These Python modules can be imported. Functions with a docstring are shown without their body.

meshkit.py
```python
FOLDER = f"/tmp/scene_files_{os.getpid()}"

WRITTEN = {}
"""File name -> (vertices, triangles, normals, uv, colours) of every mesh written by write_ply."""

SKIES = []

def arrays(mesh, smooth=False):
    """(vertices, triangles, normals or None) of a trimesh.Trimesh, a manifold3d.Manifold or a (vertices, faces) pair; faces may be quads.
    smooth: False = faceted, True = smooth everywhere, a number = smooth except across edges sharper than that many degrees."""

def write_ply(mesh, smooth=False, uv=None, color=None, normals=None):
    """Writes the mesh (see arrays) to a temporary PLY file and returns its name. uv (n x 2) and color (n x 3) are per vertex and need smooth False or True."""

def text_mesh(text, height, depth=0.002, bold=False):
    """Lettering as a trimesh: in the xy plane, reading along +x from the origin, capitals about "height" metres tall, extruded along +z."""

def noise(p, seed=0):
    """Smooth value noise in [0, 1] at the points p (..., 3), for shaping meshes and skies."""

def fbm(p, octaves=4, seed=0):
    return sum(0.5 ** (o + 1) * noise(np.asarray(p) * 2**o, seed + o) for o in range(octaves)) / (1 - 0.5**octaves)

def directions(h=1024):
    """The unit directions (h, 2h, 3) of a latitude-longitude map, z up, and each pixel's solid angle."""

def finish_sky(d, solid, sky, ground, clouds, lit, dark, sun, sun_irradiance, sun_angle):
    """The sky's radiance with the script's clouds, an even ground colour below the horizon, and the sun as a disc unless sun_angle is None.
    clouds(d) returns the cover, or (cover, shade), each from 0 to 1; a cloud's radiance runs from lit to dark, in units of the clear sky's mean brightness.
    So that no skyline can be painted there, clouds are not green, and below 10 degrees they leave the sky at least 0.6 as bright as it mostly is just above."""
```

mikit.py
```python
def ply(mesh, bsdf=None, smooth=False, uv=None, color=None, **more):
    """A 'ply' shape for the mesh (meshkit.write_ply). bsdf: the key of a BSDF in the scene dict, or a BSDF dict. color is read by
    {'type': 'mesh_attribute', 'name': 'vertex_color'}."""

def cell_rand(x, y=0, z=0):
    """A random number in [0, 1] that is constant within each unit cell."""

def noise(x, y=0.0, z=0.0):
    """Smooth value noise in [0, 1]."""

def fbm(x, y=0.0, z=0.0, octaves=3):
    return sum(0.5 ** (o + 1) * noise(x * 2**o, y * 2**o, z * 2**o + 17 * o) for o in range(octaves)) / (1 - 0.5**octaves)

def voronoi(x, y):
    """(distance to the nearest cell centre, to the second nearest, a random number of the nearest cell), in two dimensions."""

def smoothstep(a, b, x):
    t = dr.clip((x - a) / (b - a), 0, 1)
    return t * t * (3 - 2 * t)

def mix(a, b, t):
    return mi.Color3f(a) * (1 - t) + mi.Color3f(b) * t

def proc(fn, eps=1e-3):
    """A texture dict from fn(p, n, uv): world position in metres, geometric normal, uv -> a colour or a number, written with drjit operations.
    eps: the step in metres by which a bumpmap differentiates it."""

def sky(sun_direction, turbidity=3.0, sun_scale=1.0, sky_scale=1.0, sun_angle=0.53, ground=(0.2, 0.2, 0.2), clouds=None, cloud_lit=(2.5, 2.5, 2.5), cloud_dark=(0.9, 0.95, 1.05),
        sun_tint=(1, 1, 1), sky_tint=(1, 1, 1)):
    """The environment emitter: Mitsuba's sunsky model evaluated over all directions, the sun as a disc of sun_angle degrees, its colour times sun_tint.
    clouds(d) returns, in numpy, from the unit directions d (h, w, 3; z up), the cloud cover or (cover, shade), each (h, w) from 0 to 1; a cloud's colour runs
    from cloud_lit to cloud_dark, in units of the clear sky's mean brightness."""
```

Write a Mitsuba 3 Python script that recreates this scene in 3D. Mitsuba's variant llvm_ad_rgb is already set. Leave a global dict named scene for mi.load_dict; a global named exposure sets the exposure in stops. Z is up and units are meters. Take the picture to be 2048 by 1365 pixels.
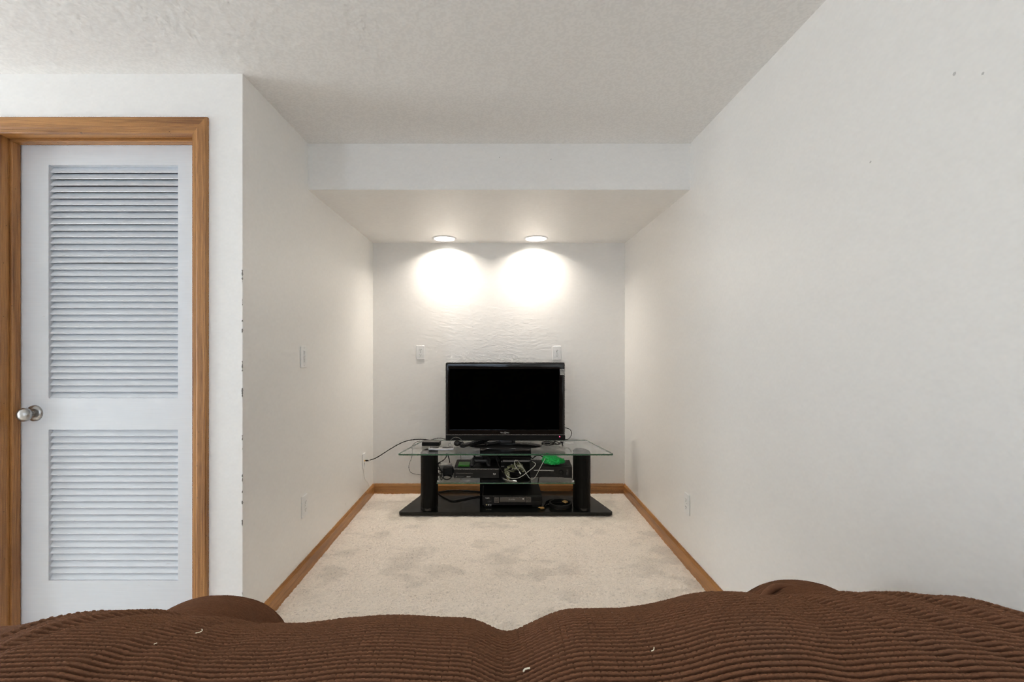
import math
import numpy as np
import drjit as dr
import mitsuba as mi
import trimesh
import manifold3d as m3
import shapely
import shapely.geometry as sg
from scipy.interpolate import CubicSpline
import mikit
import meshkit

T = mi.ScalarTransform4f
scene, labels = {}, {}

# ------------------------------------------------------------------ camera, light, exposure
F, CX, CY, H = 910.0, 997.0, 692.0, 1.195            # focal length and vanishing point in pixels of a 2048 x 1365 frame, eye height
scene['camera'] = {
    'type': 'perspective', 'fov_axis': 'x', 'fov': math.degrees(2 * math.atan(1024 / F)),
    'principal_point_offset_x': (1024 - CX) / 2048, 'principal_point_offset_y': (682.5 - CY) / 1365,
    'near_clip': 0.02, 'far_clip': 100.0,
    'to_world': T().look_at(origin=[0, 0, H], target=[0, 1, H], up=[0, 0, 1]),
}
exposure = 0.12
WINDOW_LIGHT = [4.6, 5.4, 6.8]          # overcast sky in the upper sash of the wide rear window, behind the camera
WINDOW_YARD = [0.9, 1.15, 1.5]           # the shaded yard in its lower sash
SIDELIGHT = [14.0, 16.0, 19.0]            # the narrow rear sidelight on the left behind the camera
SIDE_FILL = [5.6, 6.15, 6.6]           # unseen glazed door, added in the far left wall to light the room
FILL_LAMP = [11.4, 13.6, 14.0]       # two unseen ceiling lamps, added behind the camera as fill light
LAMP = [18.0, 17.5, 15.5]               # the lenses of the two recessed lamps
BEAM = [2.95, 2.66, 2.36]               # the beam of each recessed lamp

# ------------------------------------------------------------------ room measures (metres)
XL, XR, YB, YD = -1.016, 1.022, 3.684, 1.806          # alcove left / right / back, wall with the door
ZC, ZS, YS = 2.274, 2.028, 2.427                      # ceiling, soffit underside, soffit front
XM, YR = -4.2, -4.5                                   # main room: far left, rear


# ------------------------------------------------------------------ helpers
def key_for(name, parent=None):
    k = name if parent is None else parent + '__' + name
    if k not in scene and k not in labels:
        return k
    i = 1
    while f'{k}_{i:03d}' in scene or f'{k}_{i:03d}' in labels:
        i += 1
    return f'{k}_{i:03d}'


def add(name, mesh, bsdf, parent=None, smooth=False, uv=None, color=None, label=None, cat=None, group=None, kind=None, **more):
    k = key_for(name, parent)
    scene[k] = mesh if isinstance(mesh, dict) else mikit.ply(mesh, bsdf, smooth=smooth, uv=uv, color=color, **more)
    d = {a: b for a, b in (('label', label), ('category', cat), ('group', group), ('kind', kind)) if b}
    if d:
        labels[k] = d
    return k


def thing(name, label, cat, group=None, kind=None):
    k = key_for(name)
    labels[k] = {a: b for a, b in (('label', label), ('category', cat), ('group', group), ('kind', kind)) if b}
    return k


def bx(x0, x1, y0, y1, z0, z1, c=0.0):
    """A box with chamfered edges."""
    if c <= 0:
        b = trimesh.creation.box(extents=[x1 - x0, y1 - y0, z1 - z0])
        b.apply_translation([(x0 + x1) / 2, (y0 + y1) / 2, (z0 + z1) / 2])
        return b
    c = min(c, (x1 - x0) / 2.01, (y1 - y0) / 2.01, (z1 - z0) / 2.01)
    p = []
    for a, d in ((x0, 1), (x1, -1)):
        for b, e in ((y0, 1), (y1, -1)):
            for g, f in ((z0, 1), (z1, -1)):
                p += [[a + d * c, b + e * c, g], [a + d * c, b, g + f * c], [a, b + e * c, g + f * c]]
    return trimesh.convex.convex_hull(np.array(p))


def rbx(x0, x1, y0, y1, z0, z1, r, c=0.0015, seg=6):
    """A box whose upright edges are rounded by r, top and bottom edges chamfered by c."""
    poly = sg.box(x0 + r, y0 + r, x1 - r, y1 - r).buffer(r, quad_segs=seg)
    return slab(poly, z0, z1, c)


def slab(poly, z0, z1, c=0.0015):
    """A convex plan extruded, with chamfered top and bottom edges."""
    o = np.array(poly.exterior.coords)[:-1]
    i = np.array(poly.buffer(-c).exterior.coords)[:-1]
    p = np.vstack([np.c_[i, np.full(len(i), z0)], np.c_[o, np.full(len(o), z0 + c)], np.c_[o, np.full(len(o), z1 - c)], np.c_[i, np.full(len(i), z1)]])
    return trimesh.convex.convex_hull(p)


def prism(poly, z0, z1):
    m = trimesh.creation.extrude_polygon(poly, z1 - z0, engine='earcut')
    m.apply_translation([0, 0, z0])
    return m


def cat(*ms):
    return trimesh.util.concatenate([m for m in ms])


def moved(m, d=(0, 0, 0), rz=0.0, rx=0.0, ry=0.0, s=1.0):
    m = m.copy()
    M = trimesh.transformations.euler_matrix(math.radians(rx), math.radians(ry), math.radians(rz), 'sxyz')
    M[:3, :3] *= s
    M[:3, 3] = d
    m.apply_transform(M)
    return m


def lathe(profile, center=(0, 0, 0), axis=(0, 0, 1), sections=32):
    m = trimesh.creation.revolve(np.array(profile, float), sections=sections)
    m.apply_transform(trimesh.geometry.align_vectors([0, 0, 1], axis))
    m.apply_translation(center)
    m.fix_normals()
    return m


def spline(pts, step=0.004):
    p = np.array(pts, float)
    d = np.r_[0, np.cumsum(np.linalg.norm(np.diff(p, axis=0), axis=1) ** 0.6 + 1e-6)]
    closed = np.allclose(p[0], p[-1])
    s = CubicSpline(d, p, bc_type='periodic' if closed else 'natural')
    length = np.linalg.norm(np.diff(p, axis=0), axis=1).sum()
    return s(np.linspace(0, d[-1], max(int(length / step), 8)))


def sweep(path, section):
    """Section (k, 2) swept along a polyline, capped."""
    p = np.asarray(path, float)
    t = np.gradient(p, axis=0)
    t /= np.linalg.norm(t, axis=1, keepdims=True) + 1e-12
    a = np.cross(t[0], [0, 0, 1.0] if abs(t[0][2]) < 0.9 else [1.0, 0, 0])
    a /= np.linalg.norm(a)
    A = [a]
    for k in range(1, len(p)):
        a = a - t[k] * (a @ t[k])
        a /= np.linalg.norm(a) + 1e-12
        A.append(a)
    A = np.array(A)
    B = np.cross(t, A)
    sec = np.asarray(section, float)
    n, k = len(p), len(sec)
    v = p[:, None] + sec[None, :, :1] * A[:, None] + sec[None, :, 1:] * B[:, None]
    i, j = np.meshgrid(np.arange(n - 1), np.arange(k), indexing='ij')
    q = np.stack([i * k + j, i * k + (j + 1) % k, (i + 1) * k + (j + 1) % k, (i + 1) * k + j], -1).reshape(-1, 4)
    f = np.vstack([q[:, [0, 1, 2]], q[:, [0, 2, 3]]])
    v = np.vstack([v.reshape(-1, 3), p[:1], p[-1:]])
    jj = np.arange(k)
    f = np.vstack([f, np.c_[(jj + 1) % k, jj, np.full(k, n * k)], np.c_[(n - 1) * k + jj, (n - 1) * k + (jj + 1) % k, np.full(k, n * k + 1)]])
    m = trimesh.Trimesh(v, f, process=False)
    return m


def tube(pts, r, sides=8, step=0.004, smooth=True):
    ang = np.arange(sides) * 2 * np.pi / sides
    return sweep(spline(pts, step) if smooth else pts, r * np.c_[np.cos(ang), np.sin(ang)])


def grid_faces(n, k):
    i, j = np.meshgrid(np.arange(n - 1), np.arange(k - 1), indexing='ij')
    a = i * k + j
    return np.stack([a, a + k, a + k + 1, a + 1], -1).reshape(-1, 4)


def at(px, py, y):
    """The point at depth y that the photograph shows at (px, py)."""
    return np.array([(px - CX) / F * y, y, H - (py - CY) / F * y])


def on(px, py, z):
    """The point at height z that the photograph shows at (px, py)."""
    return at(px, py, F * (H - z) / (py - CY))


def text(s, width, height, depth=0.0006, bold=True):
    """Lettering in the xz plane facing -y, centred."""
    m = meshkit.text_mesh(s, height, depth, bold)
    b = m.bounds
    sx = width / (b[1][0] - b[0][0]) if width else 1.0
    m.apply_translation(-(b[0] + b[1]) / 2)
    m.apply_scale([sx, 1, 1])
    m.apply_transform(trimesh.transformations.rotation_matrix(math.pi / 2, [1, 0, 0]))
    return m


def wood(name, mesh, axis, parent=None, bsdf='mat_wood', off=0.0, **more):
    """A board with uv in metres: u along the grain."""
    m = trimesh.Trimesh(mesh.vertices[mesh.faces].reshape(-1, 3), np.arange(len(mesh.faces) * 3).reshape(-1, 3), process=False)
    v = m.vertices
    a, b = [k for k in range(3) if k != axis]
    return add(name, m, bsdf, parent, smooth=False, uv=np.c_[v[:, axis] + off, v[:, a] + v[:, b] * 1.01 + off * 0.37], **more)


# ------------------------------------------------------------------ materials
def rgb(r, g, b):
    return {'type': 'rgb', 'value': [r, g, b]}


def principled(key, color, rough=0.5, **more):
    scene[key] = {'type': 'twosided', 'bsdf': {'type': 'principled', 'base_color': color if isinstance(color, dict) else rgb(*color), 'roughness': rough, **more}}


def wall_color(p, n, uv):
    c = mi.Color3f(0.815, 0.803, 0.778)
    # orange-peel stipple: shading of the fine relief, put into the colour
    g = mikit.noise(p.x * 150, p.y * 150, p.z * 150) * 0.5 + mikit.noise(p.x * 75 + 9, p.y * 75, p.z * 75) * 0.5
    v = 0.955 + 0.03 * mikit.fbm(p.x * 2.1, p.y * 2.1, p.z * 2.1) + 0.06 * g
    # chipped paint along the outside corner by the closet, and a few nail holes and scuffs
    edge = dr.maximum(dr.abs(p.x - XL), dr.abs(p.y - YD))
    chip = (edge < 0.0005 + 0.0042 * mikit.noise(p.z * 210)) & (mikit.noise(p.z * 47 + 3.1) > 0.70) & (p.z < 1.50)
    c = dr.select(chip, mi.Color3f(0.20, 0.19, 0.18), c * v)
    for (x, y, z, r) in ((XR, 1.02, 1.805, 0.004), (XR, 1.25, 1.70, 0.003), (XR, 0.96, 1.77, 0.003), (XL, 3.02, 0.145, 0.004), (0.28, YS, 2.19, 0.003), (0.005, YS, 2.2, 0.003)):
        d = dr.sqrt(dr.square(p.x - x) + dr.square(p.y - y) + dr.square(p.z - z))
        c = dr.select(d < r, c * 0.62, c)
    return c


def wall_bump(p, n, uv):
    a = mikit.noise(p.x * 150, p.y * 150, p.z * 150)
    b = mikit.noise(p.x * 70 + 9, p.y * 70, p.z * 70)
    return 0.6 * mikit.smoothstep(0.35, 0.75, a) + 0.8 * mikit.smoothstep(0.4, 0.75, b)


def ceiling_bump(p, n, uv):
    a = mikit.noise(p.x * 110, p.y * 110, p.z * 110)
    b = mikit.noise(p.x * 55 + 9, p.y * 55, p.z * 55)
    return 0.8 * mikit.smoothstep(0.45, 0.62, a) + 1.0 * mikit.smoothstep(0.45, 0.65, b)


def bumped(key, color, bump, height, rough, eps=0.001, **more):
    scene[key] = {'type': 'twosided', 'bsdf': {'type': 'bumpmap', 'arbitrary': mikit.proc(bump, eps), 'scale': height,
                  'bsdf': {'type': 'principled', 'base_color': color, 'roughness': rough, **more}}}


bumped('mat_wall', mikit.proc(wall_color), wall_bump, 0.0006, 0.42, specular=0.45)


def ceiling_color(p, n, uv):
    g = mikit.smoothstep(0.3, 0.7, mikit.noise(p.x * 150, p.y * 150))  # shading of the ceiling relief, painted into its colour
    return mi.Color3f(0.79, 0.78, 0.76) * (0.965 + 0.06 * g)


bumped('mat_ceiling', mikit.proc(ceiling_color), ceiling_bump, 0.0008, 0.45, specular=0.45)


def carpet_color(p, n, uv):
    c = mi.Color3f(0.80, 0.722, 0.638)
    grain = mikit.noise(p.x * 330, p.y * 330) * 0.6 + mikit.noise(p.x * 150, p.y * 150) * 0.4
    tread = mikit.smoothstep(0.50, 0.74, mikit.fbm(p.x * 6.5 + 2.7, p.y * 8.2 + 1.3, 0, 4))
    fleck = mikit.smoothstep(0.74, 0.88, mikit.noise(p.x * 190 + 50, p.y * 190))
    v = 0.86 + 0.24 * grain - (0.085 + 0.13 * grain) * tread - 0.16 * fleck
    return c * v


principled('mat_carpet', mikit.proc(carpet_color), 0.95, specular=0.15, sheen=0.25)


def wood_color(p, n, uv):
    u, v = uv.x, uv.y
    wob = mikit.fbm(u * 1.4, v * 6.0, 0, 3)
    ring = mikit.noise(v * 210 + wob * 9, u * 0.6)
    fine = mikit.noise(u * 22, v * 900)
    broad = mikit.fbm(u * 1.6 + 7, v * 22, 0, 3)
    d = 0.26 * ring + 0.30 * fine + 0.60 * broad
    c = mikit.mix((0.43, 0.205, 0.066), (0.16, 0.062, 0.019), mikit.smoothstep(0.28, 1.0, d))
    # pin knots and dents
    k, _, w = mikit.voronoi(u * 9, v * 14)
    c = dr.select((k < 0.022) & (w > 0.55), c * 0.35, c)
    return c


scene['mat_wood'] = {'type': 'twosided', 'bsdf': {'type': 'principled', 'base_color': mikit.proc(wood_color), 'roughness': 0.34, 'specular': 0.4, 'clearcoat': 0.25, 'clearcoat_gloss': 0.8}}


def door_color(p, n, uv):
    v = 0.97 + 0.05 * mikit.noise(p.x * 14, p.y * 14, p.z * 420)
    spot = (mikit.noise(p.x * 60, p.y * 60, p.z * 60) > 0.955)
    return dr.select(spot, mi.Color3f(0.60, 0.60, 0.62), mi.Color3f(0.66, 0.685, 0.715)) * v


principled('mat_door', mikit.proc(door_color), 0.38, specular=0.4)
principled('mat_plastic_white', (0.80, 0.80, 0.79), 0.28, specular=0.5)
principled('mat_slot', (0.06, 0.055, 0.05), 0.6)
principled('mat_nickel', (0.40, 0.39, 0.375), 0.30, metallic=1.0)
principled('mat_chrome', (0.75, 0.75, 0.75), 0.12, metallic=1.0)
principled('mat_gold', (0.86, 0.58, 0.24), 0.25, metallic=1.0)
principled('mat_black_gloss', (0.006, 0.006, 0.006), 0.06, specular=0.5)
principled('mat_black_satin', (0.006, 0.006, 0.0055), 0.40, specular=0.14)
principled('mat_column', (0.005, 0.005, 0.0045), 0.5, specular=0.10)
principled('mat_black_matt', (0.010, 0.010, 0.010), 0.55, specular=0.2)
principled('mat_charcoal', (0.014, 0.0135, 0.0125), 0.5, specular=0.2)
principled('mat_grey_dark', (0.085, 0.078, 0.07), 0.4, specular=0.4)
principled('mat_grey', (0.26, 0.25, 0.24), 0.35, specular=0.45)
principled('mat_silver', (0.33, 0.325, 0.32), 0.32, metallic=0.35)
principled('mat_cable', (0.007, 0.007, 0.007), 0.45, specular=0.22)
principled('mat_pad', (0.018, 0.018, 0.019), 0.28, specular=0.55)
principled('mat_cable_grey', (0.40, 0.40, 0.37), 0.4, specular=0.45)
principled('mat_cable_white', (0.66, 0.63, 0.58), 0.45)
principled('mat_print', (0.70, 0.69, 0.67), 0.5)
principled('mat_print_dim', (0.11, 0.11, 0.105), 0.5)
principled('mat_green_case', (0.045, 0.215, 0.025), 0.25, specular=0.5)
principled('mat_green_bag', (0.020, 0.46, 0.105), 0.2, specular=0.55)
principled('mat_paper', (0.75, 0.74, 0.70), 0.6)
principled('mat_grey_print', (0.40, 0.40, 0.38), 0.5)
principled('mat_yellow', (0.75, 0.66, 0.36), 0.4)
principled('mat_base_glass', (0.004, 0.0045, 0.004), 0.035, specular=0.32)
principled('mat_glass_edge', (0.035, 0.105, 0.060), 0.12, specular=0.6)
principled('mat_lid', (0.10, 0.095, 0.088), 0.35, specular=0.4)
principled('mat_lint', (0.72, 0.65, 0.5), 0.8)
scene['mat_screen'] = {'type': 'diffuse', 'reflectance': rgb(0.0008, 0.0008, 0.0008)}
scene['mat_glass'] = {'type': 'thindielectric', 'int_ior': 1.5, 'specular_transmittance': rgb(0.955, 0.985, 0.962)}


def camo_color(p, n, uv):
    a = mikit.fbm(p.x * 70, p.y * 70, p.z * 70, 2)
    b = mikit.fbm(p.x * 90 + 30, p.y * 90, p.z * 90, 2)
    c = mikit.mix((0.16, 0.17, 0.09), (0.42, 0.42, 0.28), mikit.smoothstep(0.48, 0.54, a))
    return dr.select(b > 0.62, mi.Color3f(0.03, 0.03, 0.02), c)


principled('mat_camo', mikit.proc(camo_color), 0.3, specular=0.5)


def fabric_color(p, n, uv):
    c = mi.Color3f(0.140, 0.063, 0.034)
    v = 0.78 + 0.30 * mikit.noise(p.x * 900, p.y * 900, p.z * 900) + 0.22 * mikit.noise(p.x * 260, p.y * 260, p.z * 260)
    fuzz = mikit.smoothstep(0.55, 0.85, mikit.fbm(p.x * 11, p.y * 11, p.z * 11, 3))
    c = mikit.mix(c * v, mi.Color3f(0.142, 0.074, 0.047), 0.4 * fuzz)
    lint = mikit.noise(p.x * 210 + 5, p.y * 210, p.z * 210) > 0.984
    return dr.select(lint, mi.Color3f(0.26, 0.21, 0.17), c)


principled('mat_fabric', mikit.proc(fabric_color), 0.9, specular=0.12, sheen=0.5, sheen_tint=0.6)

# ------------------------------------------------------------------ room shell
S = dict(kind='structure')
# carpeted floor: fine pile where the camera sees it, plain beyond
nx, ny = 470, 575
gx, gy = np.linspace(XL - 0.02, XR + 0.02, nx), np.linspace(1.15, YB + 0.02, ny)
X, Y = np.meshgrid(gx, gy, indexing='ij')
P = np.stack([X, Y, 0 * X], -1)
Z = 0.0050 * (meshkit.noise(P * 230, 1) - 0.5) + 0.0055 * (meshkit.noise(P * 120, 2) - 0.5) + 0.006 * (meshkit.fbm(P * 9, 3, 5) - 0.5)
P[..., 2] = Z
pile = trimesh.Trimesh(P.reshape(-1, 3), np.vstack([grid_faces(nx, ny)[:, [0, 1, 2]], grid_faces(nx, ny)[:, [0, 2, 3]]]), process=False)
rest = cat(bx(XM - 0.1, XR + 0.1, YR - 0.1, 1.15, -0.12, 0), bx(XM - 0.1, XL - 0.02, 1.15, YB + 0.1, -0.12, 0), bx(XL - 0.05, XR + 0.1, 1.15, YB + 0.1, -0.12, -0.02))
floor = add('floor', cat(pile, rest), 'mat_carpet', smooth=False, label='light beige cut-pile carpet with darker trodden patches', **S)
# re-shade the pile smoothly
scene[floor] = mikit.ply(cat(pile, rest), 'mat_carpet', smooth=35)

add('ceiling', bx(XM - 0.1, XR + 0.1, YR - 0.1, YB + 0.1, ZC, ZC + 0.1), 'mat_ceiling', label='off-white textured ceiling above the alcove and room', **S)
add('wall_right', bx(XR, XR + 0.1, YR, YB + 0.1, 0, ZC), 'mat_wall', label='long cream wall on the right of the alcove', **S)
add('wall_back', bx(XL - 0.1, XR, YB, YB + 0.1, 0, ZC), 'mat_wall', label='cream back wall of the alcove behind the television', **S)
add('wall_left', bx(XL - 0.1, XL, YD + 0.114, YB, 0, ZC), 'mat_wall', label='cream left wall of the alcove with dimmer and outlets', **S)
DX0, DX1, DZ = -1.995, -1.210, 2.043                  # rough opening of the door
closet = sg.Polygon([(XM, 0), (DX0, 0), (DX0, DZ), (DX1, DZ), (DX1, 0), (XL, 0), (XL, ZC), (XM, ZC)])
m = prism(closet, 0, 0.114)
m.apply_transform(trimesh.transformations.rotation_matrix(math.pi / 2, [1, 0, 0]))
m.apply_translation([0, YD + 0.114, 0])
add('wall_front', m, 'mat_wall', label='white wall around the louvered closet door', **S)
ADDED_LWIN = (0.2, 1.5, 0.05, 2.06)                          # added glazed door that lights the room from the left: y0, y1, z0, z1
m = prism(sg.box(YR, 0, YD + 0.114, ZC).difference(sg.box(ADDED_LWIN[0], ADDED_LWIN[2], ADDED_LWIN[1], ADDED_LWIN[3])), 0, 0.1)
m.apply_transform(np.array([[0, 0, 1, XM - 0.1], [1, 0, 0, 0], [0, 1, 0, 0], [0, 0, 0, 1.0]]))
add('wall_main_left', m, 'mat_wall', label='far left wall of the main room with an added glazed door', **S)

# rear wall with its windows, behind the camera
WIN = ((-1.55, 0.25, 0.38, 2.02), (-3.22, -2.86, 0.15, 2.05))
rear = sg.box(XM, 0, XR, ZC)
for x0, x1, z0, z1 in WIN:
    rear = rear.difference(sg.box(x0, z0, x1, z1))
m = prism(rear, 0, 0.1)
m.apply_transform(trimesh.transformations.rotation_matrix(math.pi / 2, [1, 0, 0]))
m.apply_translation([0, YR, 0])
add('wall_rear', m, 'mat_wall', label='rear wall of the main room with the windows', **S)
for i, (x0, x1, z0, z1) in enumerate(WIN):
    w = thing(f'window_{i + 1}', ('wide white-framed window behind the camera', 'narrow white-framed sidelight behind the camera on the left')[i], 'window', **S)
    t = 0.045
    fr = [bx(x0, x1, YR - 0.08, YR + 0.012, z0, z0 + t, 0.003), bx(x0, x1, YR - 0.08, YR + 0.012, z1 - t, z1, 0.003),
          bx(x0, x0 + t, YR - 0.08, YR + 0.01, z0 + t, z1 - t, 0.003), bx(x1 - t, x1, YR - 0.08, YR + 0.01, z0 + t, z1 - t, 0.003)]
    if i == 0:
        xm = (x0 + x1) / 2
        fr.append(bx(xm - 0.025, xm + 0.025, YR - 0.075, YR + 0.005, z0 + t, z1 - t, 0.003))
        fr.append(bx(x0 + t, x1 - t, YR - 0.07, YR + 0.002, 1.56, 1.61, 0.003))
    add('frame', cat(*fr), 'mat_plastic_white', w)
    for za, zb, light in (((1.585, z1, WINDOW_LIGHT), (z0, 1.585, WINDOW_YARD)) if i == 0 else ((z0, z1, SIDELIGHT),)):
        pane = trimesh.Trimesh([[x0, YR - 0.05, za], [x1, YR - 0.05, za], [x1, YR - 0.05, zb], [x0, YR - 0.05, zb]], [[0, 2, 1], [0, 3, 2]], process=False)
        scene[key_for('pane', w)] = {**mikit.ply(pane, 'mat_plastic_white'), 'emitter': {'type': 'area', 'radiance': rgb(*light)}}

w = thing('window_3', 'added white-framed glazed door lighting the main room from its far left wall', 'window', **S)  # light source added out of view on the left
y0, y1, z0, z1 = ADDED_LWIN
t = 0.045
add('frame', cat(bx(XM - 0.08, XM + 0.012, y0, y1, z0, z0 + t, 0.003), bx(XM - 0.08, XM + 0.012, y0, y1, z1 - t, z1, 0.003), bx(XM - 0.08, XM + 0.01, y0, y0 + t, z0 + t, z1 - t, 0.003),
                 bx(XM - 0.08, XM + 0.01, y1 - t, y1, z0 + t, z1 - t, 0.003), bx(XM - 0.075, XM + 0.005, (y0 + y1) / 2 - 0.025, (y0 + y1) / 2 + 0.025, z0 + t, z1 - t, 0.003)), 'mat_plastic_white', w)
pane = trimesh.Trimesh([[XM - 0.05, y0, z0], [XM - 0.05, y1, z0], [XM - 0.05, y1, z1], [XM - 0.05, y0, z1]], [[0, 1, 2], [0, 2, 3]], process=False)
scene[w + '__pane'] = {**mikit.ply(pane, 'mat_plastic_white'), 'emitter': {'type': 'area', 'radiance': rgb(*SIDE_FILL)}}

# soffit with openings for the two recessed lamps
LAMPS = ((-0.419, 3.527), (0.291, 3.527))
plan = sg.box(XL, YS, XR, YB)
for x, y in LAMPS:
    plan = plan.difference(sg.Point(x, y).buffer(0.083, quad_segs=12))
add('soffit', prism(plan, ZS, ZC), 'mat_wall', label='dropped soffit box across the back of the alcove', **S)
for i, (x, y) in enumerate(LAMPS):
    d = thing('recessed_downlight', ('lit recessed ceiling lamp, left one of the pair in the soffit', 'lit recessed ceiling lamp, right one of the pair in the soffit')[i], 'ceiling light', 'recessed lamps in the soffit')
    add('trim_ring', lathe([(0.078, 0.0), (0.078, -0.004), (0.084, -0.007), (0.091, -0.005), (0.0935, 0.0), (0.078, 0.0)], (x, y, ZS), sections=48), 'mat_plastic_white', d, smooth=30)
    add('baffle', lathe([(0.0785, -0.001), (0.070, 0.06), (0.081, 0.06), (0.0815, -0.001), (0.0785, -0.001)], (x, y, ZS), sections=48), 'mat_plastic_white', d, smooth=30)
    lens = lathe([(0.0, 0.040), (0.04, 0.042), (0.0715, 0.050), (0.0715, 0.056), (0.0, 0.056)], (x, y, ZS), sections=40)
    scene[d + '__lens'] = {**mikit.ply(lens, 'mat_plastic_white', smooth=30), 'emitter': {'type': 'area', 'radiance': rgb(*LAMP)}}
    scene[d + '__beam'] = {'type': 'spot', 'to_world': T().look_at(origin=[x, y, ZS + 0.017], target=[x, y, 0], up=[0, 1, 0]), 'cutoff_angle': 69.0, 'beam_width': 4.0, 'intensity': rgb(*BEAM)}

# flush ceiling lamps added out of view behind the camera as fill light
for (x, y), lab in (((-0.2, -0.6), 'added round fill lamp on the ceiling just behind the camera'), ((0.3, -1.4), 'added round fill lamp on the ceiling farther behind the camera')):
    cl = thing('fill_lamp', lab, 'ceiling light', 'added fill lamps of the main room')
    add('rim', lathe([(0.17, 0.0), (0.17, -0.03), (0.19, -0.03), (0.19, 0.0), (0.17, 0.0)], (x, y, ZC), sections=48), 'mat_nickel', cl, smooth=30)
    dome = lathe([(0.0, -0.075), (0.06, -0.070), (0.11, -0.056), (0.15, -0.034), (0.17, -0.012), (0.17, 0.0), (0.0, 0.0)], (x, y, ZC), sections=40)
    scene[cl + '__diffuser'] = {**mikit.ply(dome, 'mat_plastic_white', smooth=40), 'emitter': {'type': 'area', 'radiance': rgb(*FILL_LAMP)}}


# baseboards: a bevelled stained profile
def baseboard(name, axis, a0, a1, wall, sign, label, off):
    h, t = 0.080, 0.0135
    prof = [(0, -0.01), (t, -0.01), (t, h - 0.017), (t - 0.002, h - 0.012), (0.006, h - 0.001), (0.005, h), (0, h)]
    n = len(prof)
    v = []
    for a in (a0, a1):
        for d, z in prof:
            v.append([a, wall + sign * d, z] if axis == 0 else [wall + sign * d, a, z])
    f = []
    for k in range(n):
        f += [[k, (k + 1) % n, n + (k + 1) % n], [k, n + (k + 1) % n, n + k]]
    for k in range(1, n - 1):
        f += [[0, k + 1, k], [n, n + k, n + k + 1]]
    m = trimesh.Trimesh(v, f, process=False)
    m.fix_normals()
    wood(name, m, axis, off=off, label=label, **S)


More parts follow.
